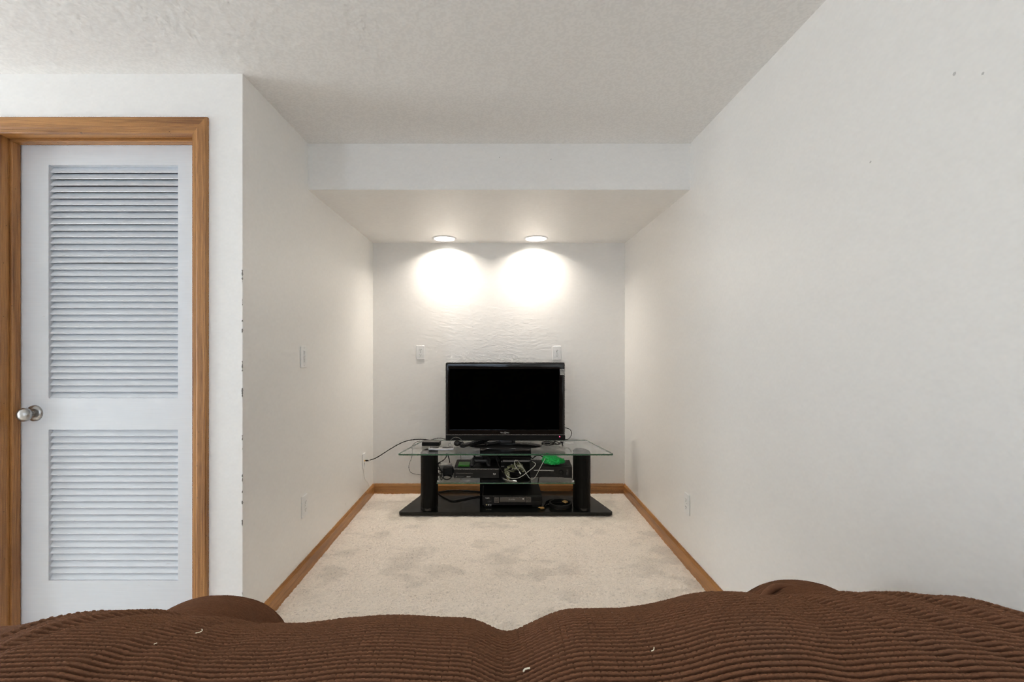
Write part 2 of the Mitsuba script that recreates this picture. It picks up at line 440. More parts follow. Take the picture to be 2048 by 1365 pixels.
baseboard('baseboard_left', 1, YD + 0.0, YB, XL, 1, 'stained wood baseboard along the alcove left wall', 0.0)
baseboard('baseboard_back', 0, XL + 0.0135, XR - 0.0135, YB, -1, 'stained wood baseboard along the alcove back wall', 3.0)
baseboard('baseboard_right', 1, 0.0, YB, XR, -1, 'stained wood baseboard along the right wall', 5.0)
baseboard('baseboard_front', 0, -1.143, XL + 0.0135, YD, -1, 'short stained baseboard between the door casing and the corner', 8.0)

# ------------------------------------------------------------------ door frame and casing
JX0, JX1, JZ = -1.990, -1.215, 2.038
ft = thing('trim_1', 'stained wood door jamb with stop strips', 'door frame', **S)
wood('side_jamb', bx(JX0 - 0.005, JX0, YD - 0.001, YD + 0.115, 0, JZ), 2, ft, 'mat_wood', off=1.0)
wood('side_jamb', bx(JX1, JX1 + 0.005, YD - 0.001, YD + 0.115, 0, JZ), 2, ft, 'mat_wood', off=2.0)
wood('head_jamb', bx(JX0, JX1, YD - 0.001, YD + 0.115, JZ, JZ + 0.005), 0, ft, 'mat_wood', off=3.0)
YDOOR = YD + 0.082                                     # front face of the door
wood('stop_strip', bx(JX0, JX0 + 0.011, YD + 0.045, YDOOR - 0.002, 0, JZ - 0.011, 0.002), 2, ft, 'mat_wood', off=4.1)
wood('stop_strip', bx(JX1 - 0.011, JX1, YD + 0.045, YDOOR - 0.002, 0, JZ - 0.011, 0.002), 2, ft, 'mat_wood', off=5.2)
wood('stop_strip', bx(JX0, JX1, YD + 0.045, YDOOR - 0.002, JZ - 0.011, JZ, 0.002), 0, ft, 'mat_wood', off=6.3)

cs = thing('trim_2', 'stained wood door casing with mitred corners around the closet door', 'door casing', **S)
CW, CT = 0.062, 0.017
KS, KH = 0.0565 / CW, 0.0645 / CW                       # side and head casing widths
cin, cout = -1.206, -1.206 + CW
zin, zout = 2.034, 2.034 + CW
lin, lout = -1.999, -1.999 - CW


def casing(axis, inner0, inner1, across_in, across_out, off, name, m0, m1, k0):
    """A moulded casing board; m0 and m1: how far each end runs out towards the outer edge (mitres)."""
    prof = [(0.0, 0.0), (0.0, 0.010), (0.003, 0.012), (0.016, 0.0125), (0.022, 0.0155), (0.050, CT), (0.056, CT), (0.0605, 0.0145), (CW, 0.010), (CW, 0.0)]
    n, v, s = len(prof), [], np.sign(across_out - across_in)
    for e, mm in ((inner0, m0), (inner1, m1)):
        for d, t in prof:
            d = d * k0
            a, b = e + mm * d, across_in + s * d
            v.append([b, YD - t, a] if axis == 2 else [a, YD - t, b])
    f = []
    for k in range(n):
        f += [[k, (k + 1) % n, n + (k + 1) % n], [k, n + (k + 1) % n, n + k]]
    for k in range(1, n - 1):
        f += [[0, k + 1, k], [n, n + k, n + k + 1]]
    m = trimesh.Trimesh(v, f, process=False)
    m.fix_normals()
    wood(name, m, axis, cs, off=off)


casing(2, 0.0, zin, cin, cout, 0.7, 'side_casing', 0, KH / KS, KS)
casing(2, 0.0, zin, lin, lout, 1.9, 'side_casing', 0, KH / KS, KS)
casing(0, lin, cin, zin, zout, 2.4, 'head_casing', -KS / KH, KS / KH, KH)

# ------------------------------------------------------------------ louvered door
door = thing('door_1', 'white louvered closet door with two banks of slats and a nickel knob', 'door', **S)
dx0, dx1, dz0, dz1, dth = JX0 + 0.003, JX1 - 0.003, 0.012, JZ - 0.003, 0.034
ox0, ox1 = -1.867, -1.330                              # louver openings
panels = ((0.977, 1.945, 36), (0.220, 0.846, 23))
y0, y1 = YDOOR, YDOOR + dth
add('stile', bx(dx0, ox0, y0, y1, dz0, dz1), 'mat_door', door)
add('stile', bx(ox1, dx1, y0, y1, dz0, dz1), 'mat_door', door)
add('rail', bx(ox0, ox1, y0, y1, panels[0][1], dz1), 'mat_door', door)
add('rail', bx(ox0, ox1, y0, y1, panels[1][1], panels[0][0]), 'mat_door', door)
add('rail', bx(ox0, ox1, y0, y1, dz0, panels[1][0]), 'mat_door', door)


def slat_mesh(bow):
    """A louver slat along x, front edge low, optionally bowed by age."""
    w, th, ang, n = 0.0365, 0.0058, math.radians(54), 9
    o = []
    for k in range(10):
        a = math.pi * 2 * k / 10
        o.append((math.copysign(abs(math.cos(a)) ** 0.35, math.cos(a)) * w / 2, math.copysign(abs(math.sin(a)) ** 0.6, math.sin(a)) * th / 2))
    o = np.array(o)
    c, s = math.cos(ang), math.sin(ang)
    v = []
    for t in np.linspace(-1, 1, n):
        x = t * (ox1 - ox0) / 2
        b = bow * (1 - t * t)
        for a, d in o:
            v.append([x, a * c - d * s, a * s + d * c + b])
    k = len(o)
    i, j = np.meshgrid(np.arange(n - 1), np.arange(k), indexing='ij')
    q = np.stack([i * k + j, i * k + (j + 1) % k, (i + 1) * k + (j + 1) % k, (i + 1) * k + j], -1).reshape(-1, 4)
    m = trimesh.Trimesh(v, np.vstack([q[:, [0, 1, 2]], q[:, [0, 2, 3]]]), process=False)
    m.fix_normals()
    return m


slats = {b: mikit.ply(slat_mesh(b), 'mat_door', smooth=35) for b in (0.0, 0.0016, -0.0010, 0.0008)}
bowed = {35 - 8: 0.0008, 35 - 15: -0.0010, 35 - 14: 0.0016, 35 - 21: 0.0008, 35 - 20: 0.0008, 35 - 2: 0.0008}
for pi_, (z0, z1, n) in enumerate(panels):
    pitch = (z1 - z0) / n
    for k in range(n):
        b = bowed.get(k, 0.0) if pi_ == 0 else 0.0
        kk = key_for('slat', door)
        scene[kk] = {**slats[b], 'to_world': T().translate([(ox0 + ox1) / 2, y0 + 0.0185, z0 + (k + 0.5) * pitch])}

kn = door + '__knob'
kx, kz = -1.923, 0.915
add('knob', lathe([(0.0, 0.0595), (0.012, 0.0590), (0.021, 0.056), (0.0262, 0.050), (0.0278, 0.043), (0.0262, 0.035), (0.021, 0.029), (0.0145, 0.0245), (0.0118, 0.020), (0.0115, 0.012), (0.0135, 0.009), (0.0, 0.009)],
                  (kx, y0, kz), (0, -1, 0), 40), 'mat_nickel', door, smooth=50, label='brushed nickel round knob')
add('rose', lathe([(0.0, 0.012), (0.016, 0.0118), (0.0255, 0.0105), (0.0275, 0.0085), (0.0305, 0.0075), (0.033, 0.005), (0.0335, 0.0), (0.0, 0.0)], (kx, y0, kz), (0, -1, 0), 48), 'mat_nickel', kn, smooth=40)


# ------------------------------------------------------------------ wall plates
def place_on_wall(m, wall, c):
    """A plate modelled in the xz plane facing -y, put on a wall: back, left or right."""
    return moved(m, c, rz={'back': 0, 'left': -90 + 180, 'right': -90}[wall]) if wall != 'back' else moved(m, c)


def plate_mesh(holes=()):
    o = bx(-0.035, 0.035, -0.0065, 0.0, -0.0572, 0.0572, 0.0035)
    return o


def outlet(wall, c, label):
    o = thing('wall_outlet', label, 'outlet', 'electrical outlets')
    add('plate', place_on_wall(plate_mesh(), wall, c), 'mat_plastic_white', o)
    for s in (1, -1):
        g = sg.Point(0, 0).buffer(0.0172, quad_segs=10).intersection(sg.box(-0.02, -0.0143, 0.02, 0.0143))
        f = prism(g, 0, 0.0022)
        f.apply_transform(trimesh.transformations.rotation_matrix(math.pi / 2, [1, 0, 0]))
        f.apply_translation([0, -0.0062, s * 0.0195])
        r = add('receptacle', place_on_wall(f, wall, c), 'mat_plastic_white', o)
        for dx, hh in ((-0.0064, 0.0043), (0.0064, 0.0036)):
            add('slot', place_on_wall(bx(dx - 0.0012, dx + 0.0012, -0.0087, -0.0070, s * 0.0195 + 0.003 - hh, s * 0.0195 + 0.003 + hh), wall, c), 'mat_slot', r)
        add('ground_hole', place_on_wall(lathe([(0, 0.0), (0.0026, 0.0), (0.0026, 0.0016), (0, 0.0016)], (0, -0.0071, s * 0.0195 - 0.0072), (0, -1, 0), 14), wall, c), 'mat_slot', r)
    add('screw', place_on_wall(lathe([(0, 0.0012), (0.0022, 0.0008), (0.003, 0.0), (0, 0.0)], (0, -0.0063, 0), (0, -1, 0), 14), wall, c), 'mat_silver', o)
    return o


outlet('back', (-0.632, YB, 1.140), 'white duplex outlet on the back wall, up and left of the television')
outlet('back', (0.472, YB, 1.136), 'white duplex outlet on the back wall just above the right end of the television')
outlet('left', (XL, 2.376, 0.359), 'white duplex outlet low on the left alcove wall')
outlet('right', (XR, 2.460, 0.341), 'white duplex outlet low on the right wall')

dm = thing('dimmer_switch', 'white slide dimmer switch on the left alcove wall at switch height', 'switch')
c = (XL, 2.364, 1.137)
add('plate', place_on_wall(plate_mesh(), 'left', c), 'mat_plastic_white', dm)
frame = sg.box(-0.0105, -0.0335, 0.0105, 0.0335).difference(sg.box(-0.0075, -0.030, 0.0075, 0.030))
f = prism(frame, 0, 0.003)
f.apply_transform(trimesh.transformations.rotation_matrix(math.pi / 2, [1, 0, 0]))
f.apply_translation([0, -0.006, 0])
add('bezel', place_on_wall(f, 'left', c), 'mat_plastic_white', dm)
add('track', place_on_wall(bx(-0.001, 0.001, -0.0072, -0.0064, -0.028, 0.028), 'left', c), 'mat_grey', dm)
add('slider', place_on_wall(bx(-0.0068, 0.0068, -0.017, -0.0064, 0.004, 0.013, 0.002), 'left', c), 'mat_plastic_white', dm)
for s in (1, -1):
    add('screw', place_on_wall(lathe([(0, 0.0012), (0.0022, 0.0008), (0.003, 0.0), (0, 0.0)], (0, -0.0063, s * 0.046), (0, -1, 0), 14), 'left', c), 'mat_silver', dm)

cp = thing('cable_plate', 'white coaxial cable plate near the back corner of the left alcove wall', 'wall plate')
c = (XL, 3.424, 0.329)
add('plate', place_on_wall(plate_mesh(), 'left', c), 'mat_plastic_white', cp)
add('jack', place_on_wall(lathe([(0, 0.010), (0.0042, 0.010), (0.0042, 0.002), (0.0065, 0.002), (0.0065, 0.0), (0, 0.0)], (0, -0.0062, 0.001), (0, -1, 0), 14), 'left', c), 'mat_gold', cp)
add('socket', place_on_wall(bx(-0.0015, 0.0015, -0.0075, -0.0062, -0.040, -0.010), 'left', c), 'mat_slot', cp)
for s in (1, -1):
    add('screw', place_on_wall(lathe([(0, 0.0012), (0.0022, 0.0008), (0.003, 0.0), (0, 0.0)], (0, -0.0063, s * 0.047), (0, -1, 0), 14), 'left', c), 'mat_grey', cp)

# ------------------------------------------------------------------ television stand
SX = 0.051                                             # its middle
ZB, ZT, ZM = 0.031, 0.440, 0.226                       # base top, glass top, shelf top
YF, YK = 3.176, 3.655                                  # front and back edge


def trapezoid(hf, hb, yf, yk, r):
    return sg.Polygon([(SX - hf, yf), (SX + hf, yf), (SX + hb, yk), (SX - hb, yk)]).buffer(-r).buffer(r, quad_segs=8)


def glass_slab(name, poly, z0, z1, parent):
    """A glass sheet: clear top and bottom faces, polished green edge."""
    cs_ = [prism(poly, 0, 0.001)]
    top = cs_[0].submesh([np.where(cs_[0].face_normals[:, 2] > 0.9)[0]], append=True)
    top.apply_translation([0, 0, z1 - top.vertices[0][2]])
    g = add(name, top, 'mat_glass', parent)
    o = np.array(shapely.segmentize(poly.exterior, 0.05).coords)[:-1]
    i = np.array(poly.buffer(-0.0016).exterior.coords)[:-1]
    n = len(o)
    ctr = o.mean(0)
    rings = []
    for d, z in ((0.0014, z0), (0.0, z0 + 0.002), (0.0, z1 - 0.002), (0.0014, z1)):
        k = o - (o - ctr) / np.linalg.norm(o - ctr, axis=1, keepdims=True) * d
        rings.append(np.c_[k, np.full(n, z)])
    v = np.vstack(rings)
    f = []
    for r in range(3):
        for k in range(n):
            a, b = r * n + k, r * n + (k + 1) % n
            f += [[a, b, b + n], [a, b + n, a + n]]
    add('edge', trimesh.Trimesh(v, f, process=False), 'mat_glass_edge', g, smooth=30, label='polished green glass edge')
    return g


st = thing('tv_stand', 'low black and glass television stand with two oval columns on the carpet', 'tv stand')
add('base', slab(trapezoid(0.755, 0.635, YF, 3.645, 0.022), 0.008, ZB, 0.003), 'mat_base_glass', st, smooth=25)
for s in (-1, 1):
    e = sg.Point(0, 0).buffer(1.0, quad_segs=12)
    e = shapely.affinity.translate(shapely.affinity.scale(e, 0.0605, 0.108), SX + s * 0.5515, 3.298)
    col = add('column', slab(e, ZB, ZT - 0.0115, 0.002), 'mat_column', st, smooth=35)
    add('foot_ring', slab(e.buffer(0.0012), ZB + 0.001, ZB + 0.02, 0.001), 'mat_black_gloss', col, smooth=35)
    add('shelf_bracket', cat(lathe([(0, 0.0), (0.010, 0.0), (0.010, 0.014), (0.007, 0.018), (0, 0.018)], (SX + s * 0.491, 3.262, ZM - 0.004), (-s, 0, 0), 18), bx(SX + s * 0.476 - 0.008, SX + s * 0.476 + 0.008, 3.254, 3.27, ZM - 0.017, ZM - 0.0105, 0.001)),
        'mat_chrome', st, smooth=30)
add('back_panel', bx(SX - 0.198, SX + 0.206, 3.600, 3.618, ZB, ZT - 0.0115, 0.002), 'mat_black_satin', st)
glass_slab('glass_top', trapezoid(0.757, 0.652, YF - 0.004, YK, 0.02), ZT - 0.0105, ZT, st)
glass_slab('glass_shelf', sg.box(SX - 0.490, 3.214, SX + 0.490, 3.59).buffer(-0.008).buffer(0.008), ZM - 0.0085, ZM, st)

# ------------------------------------------------------------------ television
tv = thing('television', 'black flat-screen television with a dark screen on the glass stand', 'television')
TY = 3.418
tx0, tx1, tz0, tz1 = SX - 0.4495, SX + 0.4485, 0.4850, 1.0695
sx0, sx1, sz0, sz1 = -0.370, 0.457, 0.5625, 1.0215


def bezel():
    """Glossy frame, rolled at the outside: an outer and an inner rounded rectangle with a curved front."""
    def ring(x0, x1, z0, z1, y, r):
        p = np.array(sg.box(x0 + r, z0 + r, x1 - r, z1 - r).buffer(r, quad_segs=5).exterior.coords)[:-1]
        return np.c_[p[:, 0], np.full(len(p), y), p[:, 1]]
    steps = [(tx0, tx1, tz0, tz1, TY + 0.035, 0.012), (tx0, tx1, tz0, tz1, TY + 0.010, 0.012), (tx0 + 0.002, tx1 - 0.002, tz0 + 0.002, tz1 - 0.003, TY + 0.004, 0.011),
             (tx0 + 0.007, tx1 - 0.007, tz0 + 0.010, tz1 - 0.010, TY + 0.0005, 0.009), (tx0 + 0.014, tx1 - 0.014, tz0 + 0.020, tz1 - 0.018, TY, 0.007),
             (sx0 - 0.006, sx1 + 0.006, sz0 - 0.006, sz1 + 0.006, TY, 0.004), (sx0, sx1, sz0, sz1, TY + 0.0010, 0.003)]
    rings = [ring(*s) for s in steps]
    n = len(rings[0])
    f = []
    for r in range(len(rings) - 1):
        for k in range(n):
            a, b = r * n + k, r * n + (k + 1) % n
            f += [[a, b, b + n], [a, b + n, a + n]]
    m = trimesh.Trimesh(np.vstack(rings), f, process=False)
    return m


add('bezel', bezel(), 'mat_black_gloss', tv, smooth=60)
add('screen', bx(sx0 - 0.002, sx1 + 0.002, TY + 0.0014, TY + 0.012, sz0 - 0.002, sz1 + 0.002), 'mat_screen', tv)
add('back_shell', bx(tx0 + 0.004, tx1 - 0.004, TY + 0.02, TY + 0.095, tz0 + 0.004, tz1 - 0.004, 0.02), 'mat_black_matt', tv)
add('lower_panel', bx(tx0 + 0.001, tx1 + 0.002, TY - 0.0035, TY + 0.02, tz0 - 0.002, tz0 + 0.038, 0.004), 'mat_black_satin', tv)
add('trim_strip', bx(tx0 + 0.004, tx1 - 0.004, TY - 0.0028, TY + 0.004, tz0 + 0.0385, tz0 + 0.0425, 0.0008), 'mat_grey', tv, label='thin silver strip')
lz = 0.5415
lg = add('logo', text('INSI', 0.0265, 0.0085), 'mat_print', tv, label='silver letters on the lower bezel')
scene[lg] = mikit.ply(cat(moved(text('INSI', 0.023, 0.0078, bold=False), (SX - 0.0250, TY - 0.0006, lz)), moved(text('NIA', 0.021, 0.0078, bold=False), (SX + 0.0190, TY - 0.0006, lz)),
                          moved(text('G', 0.0055, 0.009, bold=False), (SX, TY - 0.0006, lz)),
                          moved(lathe([(0.0063, -0.0003), (0.0078, -0.0003), (0.0078, 0.0006), (0.0063, 0.0006), (0.0063, -0.0003)], (0, 0, 0), (0, -1, 0), 24), (SX, TY - 0.0003, lz))), 'mat_print')
scene['mat_led'] = {'type': 'diffuse', 'reflectance': rgb(0.6, 0.05, 0.1)}
led = lathe([(0, 0.002), (0.0035, 0.001), (0.0045, 0.0), (0, 0.0)], (0.4585, TY - 0.0036, tz0 + 0.027), (0, -1, 0), 16)
scene[tv + '__power_light'] = {**mikit.ply(led, 'mat_led', smooth=30), 'emitter': {'type': 'area', 'radiance': rgb(4.0, 0.22, 0.6)}}
labels[tv + '__power_light'] = {'label': 'glowing red power light'}
sk = add('sticker', bx(tx1 - 0.0365, tx1 - 0.004, TY - 0.0016, TY + 0.0006, 0.975, 1.020, 0.0003), 'mat_grey_print', tv, label='grey energy label on the upper right bezel')
add('print', cat(moved(text('energy', 0.022, 0.011), (tx1 - 0.0205, TY - 0.0018, 1.006)), bx(tx1 - 0.033, tx1 - 0.008, TY - 0.0019, TY - 0.0012, 0.9955, 0.9985),
                 moved(text('ENERGY STAR', 0.025, 0.0042), (tx1 - 0.0205, TY - 0.0018, 0.985))), 'mat_slot', sk)
add('neck', cat(bx(SX - 0.075, SX + 0.075, TY + 0.02, TY + 0.06, ZT + 0.012, tz0 + 0.03, 0.006), bx(SX - 0.055, SX + 0.055, TY + 0.0, TY + 0.03, ZT + 0.012, tz0 + 0.004, 0.005)), 'mat_black_gloss', tv)
foot = lathe([(0.0, 0.0205), (0.3, 0.0195), (0.62, 0.0155), (0.85, 0.010), (0.97, 0.006), (1.0, 0.003), (1.0, 0.0), (0.0, 0.0)], (0, 0, 0), (0, 0, 1), 64)
foot.apply_scale([0.275, 0.112, 1.0])
foot.apply_translation([SX, TY + 0.014, ZT])
add('foot', foot, 'mat_black_gloss', tv, smooth=35)
loop = [at(1122, 858, 3.50), at(1129, 856.5, 3.505), at(1138, 858.5, 3.51), at(1143.5, 866, 3.51), at(1141, 874, 3.51), at(1135, 879.5, 3.505), at(1124, 876.5, 3.49)]
add('cord', tube(loop, 0.0023), 'mat_cable', tv, smooth=50)

# ------------------------------------------------------------------ things on the glass top
sb = thing('set_top_box', 'small black box with rounded corners at the left end of the glass top', 'set-top box')
pbox = on(861, 893.3, ZT)
bxm = cat(rbx(-0.068, 0.068, 0.0, 0.072, 0.002, 0.030, 0.012, 0.002))
add('body', moved(bxm, (pbox[0], pbox[1], ZT), rz=-3), 'mat_black_satin', sb, smooth=30)
add('lid', moved(rbx(-0.066, 0.066, 0.002, 0.070, 0.0295, 0.0325, 0.011, 0.0012), (pbox[0], pbox[1], ZT), rz=-3), 'mat_lid', sb, smooth=30)

rs = thing('remote_control', 'silver remote control with black keys lying below the small black box', 'remote control')
prm = on(882, 903.0, ZT)
sec = [(-0.028, 0.0045), (-0.026, 0.014), (-0.02, 0.0175), (0.02, 0.0175), (0.026, 0.014), (0.028, 0.0045), (0.018, 0.0), (-0.018, 0.0)]
bodyp = [np.c_[np.full(8, x), np.array(sec) * [k, 1] + [0, dz]] for x, k, dz in ((-0.091, 0.9, 0.004), (-0.087, 1.0, 0.0035), (-0.04, 0.96, 0.0015), (0.0, 0.86, 0.0005), (0.045, 0.96, 0.0015), (0.087, 1.0, 0.0045), (0.091, 0.92, 0.005))]
v = np.vstack(bodyp)
f = []
for r in range(6):
    for k in range(8):
        a, b = r * 8 + k, r * 8 + (k + 1) % 8
        f += [[a, b, b + 8], [a, b + 8, a + 8]]
for k in range(1, 7):
    f += [[0, k + 1, k], [48, 48 + k, 48 + k + 1]]
rm = trimesh.Trimesh(v, f, process=False)
rm.fix_normals()
M0 = dict(d=(prm[0], prm[1] + 0.03, ZT), rz=-1)
add('body', moved(rm, **M0), 'mat_silver', rs, smooth=40)
for x in list(np.linspace(-0.080, -0.025, 6)) + list(np.linspace(0.012, 0.078, 7)):
    for y in (-0.014, -0.002, 0.010):
        add('key', moved(bx(x - 0.0036, x + 0.0036, y - 0.0038, y + 0.0038, 0.0165, 0.0225, 0.001), **M0), 'mat_black_matt', rs)


def long_remote(name, label, a, b, w, zf):
    k = thing(name, label, 'remote control')
    L = float(np.hypot(b[0] - a[0], b[1] - a[1]))
    ang = math.degrees(math.atan2(b[1] - a[1], b[0] - a[0]))
    mid = ((a[0] + b[0]) / 2, (a[1] + b[1]) / 2, zf[0] + (zf[1] - zf[0]) / 2)
    ry = -math.degrees(math.atan2(zf[1] - zf[0], L))
    M = trimesh.transformations.euler_matrix(0, math.radians(ry), math.radians(ang), 'sxyz')
    M[:3, 3] = mid
    b_ = slab(sg.box(-L / 2 + 0.012, -w / 2 + 0.012, L / 2 - 0.012, w / 2 - 0.012).buffer(0.012, quad_segs=5), 0, 0.019, 0.004)
    b_.apply_transform(M)
    add('body', b_, 'mat_black_matt', k, smooth=30)
    for i in range(11):
        x = -L / 2 + 0.03 + i * (L - 0.05) / 11
        for y in (-0.013, 0.0, 0.013):
            q = bx(x - 0.0045, x + 0.0045, y - 0.0038, y + 0.0038, 0.018, 0.0212, 0.001)
            q.apply_transform(M)
            add('key', q, 'mat_grey', k)
    return k


long_remote('remote_control', 'long black remote control with pale keys leaning under the left end of the television', on(922, 896, ZT), (-0.085, 3.545, 0), 0.048, (ZT + 0.001, ZT + 0.014))
long_remote('remote_control', 'black remote control lying across the foot of the television', (-0.098, 3.375, 0), (0.062, 3.47, 0), 0.044, (ZT + 0.019, ZT + 0.0225))

gd = thing('gadget', 'glossy black gadget with a looped thin cord at the left foot of the television', 'webcam')
g0 = on(914, 894.5, ZT)
ball = trimesh.creation.icosphere(subdivisions=3, radius=0.023)
ball.apply_scale([1.15, 0.9, 0.9])
add('body', moved(ball, (g0[0], g0[1] + 0.02, ZT + 0.0225)), 'mat_black_gloss', gd, smooth=True)
add('stub', moved(bx(0.018, 0.047, -0.009, 0.009, -0.003, 0.012, 0.003), (g0[0], g0[1] + 0.02, ZT + 0.022), rz=8), 'mat_black_matt', gd)
yy = g0[1] - 0.002
add('cord', tube([at(905, 893, yy), at(901, 886, yy), at(903, 879, yy), at(910, 875.3, yy), at(918, 876.5, yy), at(923.5, 882, yy), at(924.5, 888, yy), at(921, 893, yy - 0.02), at(912, 896, yy - 0.03), at(903, 894, yy - 0.02), at(897, 892, yy), at(897, 888.5, yy + 0.01), at(901, 887.5, yy + 0.02)], 0.0015), 'mat_grey', gd, smooth=50)

cc = thing('power_cable', 'tangled black power cord on the glass under the right end of the television', 'cord')
rng = np.random.default_rng(4)
pts = []
c0 = on(1098, 893.5, ZT)
for k in range(22):
    a = k * 0.92
    pts.append([c0[0] + 0.062 * math.cos(a) * (0.7 + 0.3 * rng.random()), c0[1] + 0.03 + 0.040 * math.sin(a) * (0.7 + 0.3 * rng.random()), ZT + 0.004 + 0.0012 * k + 0.002 * rng.random()])
pts += [[c0[0] + 0.09, c0[1] + 0.035, ZT + 0.012], list(at(1114, 889.5, c0[1] + 0.045)), list(at(1119, 887.0, c0[1] + 0.045)), list(at(1122.5, 885.5, c0[1] + 0.045))]
add('cord', tube(pts, 0.0027), 'mat_cable', cc, smooth=50)
pl = c0[1] + 0.045
e0 = at(1123.5, 885.6, pl)
add('plug', cat(moved(bx(-0.011, 0.011, -0.009, 0.009, -0.006, 0.006, 0.003), e0, ry=20), tube([e0, at(1124.2, 889, pl), at(1126.3, 892.5, pl - 0.01)], 0.0038, smooth=False), tube([e0, at(1125.5, 884.3, pl), at(1127.0, 883.9, pl)], 0.002, smooth=False)), 'mat_black_matt', cc)

ps = on(1139, 887.6, ZT)
add('paper_strip', moved(bx(-0.031, 0.031, -0.004, 0.006, 0.0, 0.004, 0.001), (ps[0], ps[1], ZT)), 'mat_paper', label='narrow white strip lying on the glass right of the television', cat='strip')

# ------------------------------------------------------------------ cables at the left wall
k = thing('coaxial_cable', 'black coaxial cable arching from the wall plate to the small black box', 'cable')
xw = XL
a = np.array([xw + 0.0155, 3.424, 0.330])
bend = [a, a + [0.018, 0, 0.0], at(741, 920.5, 3.432), at(752, 916.5, 3.44), at(766, 908, 3.452), at(785, 896, 3.468), at(805, 885.5, 3.482), at(825, 880.2, 3.494), at(845, 879.3, 3.50), at(858, 881.0, 3.505), [pbox[0] + 0.0, pbox[1] + 0.076, ZT + 0.018]]
add('cord', tube(bend, 0.0034), 'mat_cable', k, smooth=50)
add('connector', cat(lathe([(0, 0), (0.0062, 0), (0.0062, 0.012), (0.0045, 0.016), (0.0045, 0.024), (0, 0.024)], a - [0.0005, 0, 0], (1, 0, 0), 14)), 'mat_black_satin', k, smooth=30)
add('ring', lathe([(0, 0), (0.005, 0), (0.005, 0.007), (0, 0.007)], a + [0.024, 0.001, 0.0002], (1, 0, 0), 14), 'mat_paper', k, smooth=30)
yv = YB - 0.012
add('thin_wire', tube([at(843, 882.8, 3.49), at(834, 884, 3.52), at(826, 890.5, 3.60), at(824.2, 898, 3.655), at(824, 912, 3.665), at(822, 920, 3.665), at(818.8, 927, 3.665), at(818, 938, 3.665), at(820.5, 944, 3.665), at(825, 947.3, 3.66), at(831, 948.8, 3.655), at(842, 951, 3.65), at(856, 952, 3.64), at(880, 950, 3.55)], 0.0016), 'mat_charcoal',
    label='thin dark wire hanging off the back left of the glass top', cat='wire')
add('short_lead', tube([at(862, 881.2, 3.50), at(868, 878.5, 3.51), at(877, 877.0, 3.53), at(886, 877.6, 3.56), at(894, 880, 3.58)], 0.0022), 'mat_charcoal', label='short dark lead running from the small black box behind the television', cat='cable')
add('thin_wire', tube([[xw + 0.003, 3.422, 0.272], [xw + 0.003, 3.424, 0.235], [xw + 0.003, 3.445, 0.19], [xw + 0.003, 3.50, 0.15], [xw + 0.003, 3.545, 0.115], [xw + 0.004, 3.56, 0.079]], 0.0014, 6), 'mat_cable_white', label='thin cream wire hanging from the cable plate to the baseboard', cat='wire')

# ------------------------------------------------------------------ things on the glass shelf
gc = thing('game_console', 'black rectangular game console on the left of the glass shelf', 'game console')
gx0, gx1, gy0, gz0 = -0.3275, 0.0055, 3.312, ZM
GZ = 0.2985
add('lower_body', bx(gx0 + 0.001, gx1 - 0.001, gy0 + 0.003, gy0 + 0.270, gz0 + 0.004, GZ - 0.034, 0.002), 'mat_black_satin', gc)
add('upper_body', bx(gx0, gx1, gy0, gy0 + 0.274, GZ - 0.033, GZ, 0.0022), 'mat_black_satin', gc)
add('edge_highlight', bx(gx0 + 0.001, gx1 - 0.001, gy0 - 0.0004, gy0 + 0.003, GZ - 0.0042, GZ + 0.0004, 0.0012), 'mat_silver', gc, label='silver strip painting the highlight on the top front edge')  # silver strip stands in for the highlight along this edge
add('front_panel', bx(gx0 + 0.002, gx1 - 0.002, gy0 - 0.0012, gy0 + 0.006, gz0 + 0.006, GZ - 0.005, 0.001), 'mat_charcoal', gc)
add('disc_slot', bx(gx0 + 0.016, gx0 + 0.140, gy0 - 0.0018, gy0 + 0.004, gz0 + 0.0375, gz0 + 0.0425), 'mat_slot', gc)
em = add('emblem', bx(0, 0.001, 0, 0.001, 0, 0.001), 'mat_silver', gc, label='round cross emblem on the front')
ex, ez = (988.6 - CX) / F * gy0, H - (948.3 - CY) / F * gy0
arc = sg.Point(0, 0).buffer(0.0095, quad_segs=10)
cut = sg.LineString([(-0.007, 0.010), (0.0, 0.0015), (0.007, 0.010)]).buffer(0.0022).union(sg.LineString([(-0.008, -0.008), (0, 0.002), (0.008, -0.008)]).buffer(0.0012)).union(sg.box(-0.01, 0.0055, 0.01, 0.01))
em_m = []
for g in getattr(arc.difference(cut), 'geoms', [arc.difference(cut)]):
    em_m.append(prism(g, 0, 0.0008))
em_m = cat(*em_m)
em_m.apply_transform(trimesh.transformations.rotation_matrix(math.pi / 2, [1, 0, 0]))
em_m.apply_translation([ex, gy0 - 0.0012, ez])
scene[em] = mikit.ply(em_m, 'mat_silver')
tz = H - (954.2 - CY) / F * gy0
add('print', cat(moved(text('HDMI', 0.031, 0.0062), ((937.2 - CX) / F * gy0, gy0 - 0.0015, tz))), 'mat_print', gc, label='white lettering HDMI')
tri = prism(sg.Polygon([(-0.006, -0.005), (0.0, 0.006), (0.006, -0.005), (0.0, -0.002)]), 0, 0.0006)
tri.apply_transform(trimesh.transformations.rotation_matrix(math.pi / 2, [1, 0, 0]))
add('print', cat(moved(tri, ((912.4 - CX) / F * gy0, gy0 - 0.0012, tz + 0.001))), 'mat_grey', gc)
add('print', moved(text('Blu-ray Disc', 0.045, 0.0062), ((921.5 - CX) / F * gy0, gy0 - 0.0015, tz + 0.001)), 'mat_print_dim', gc)

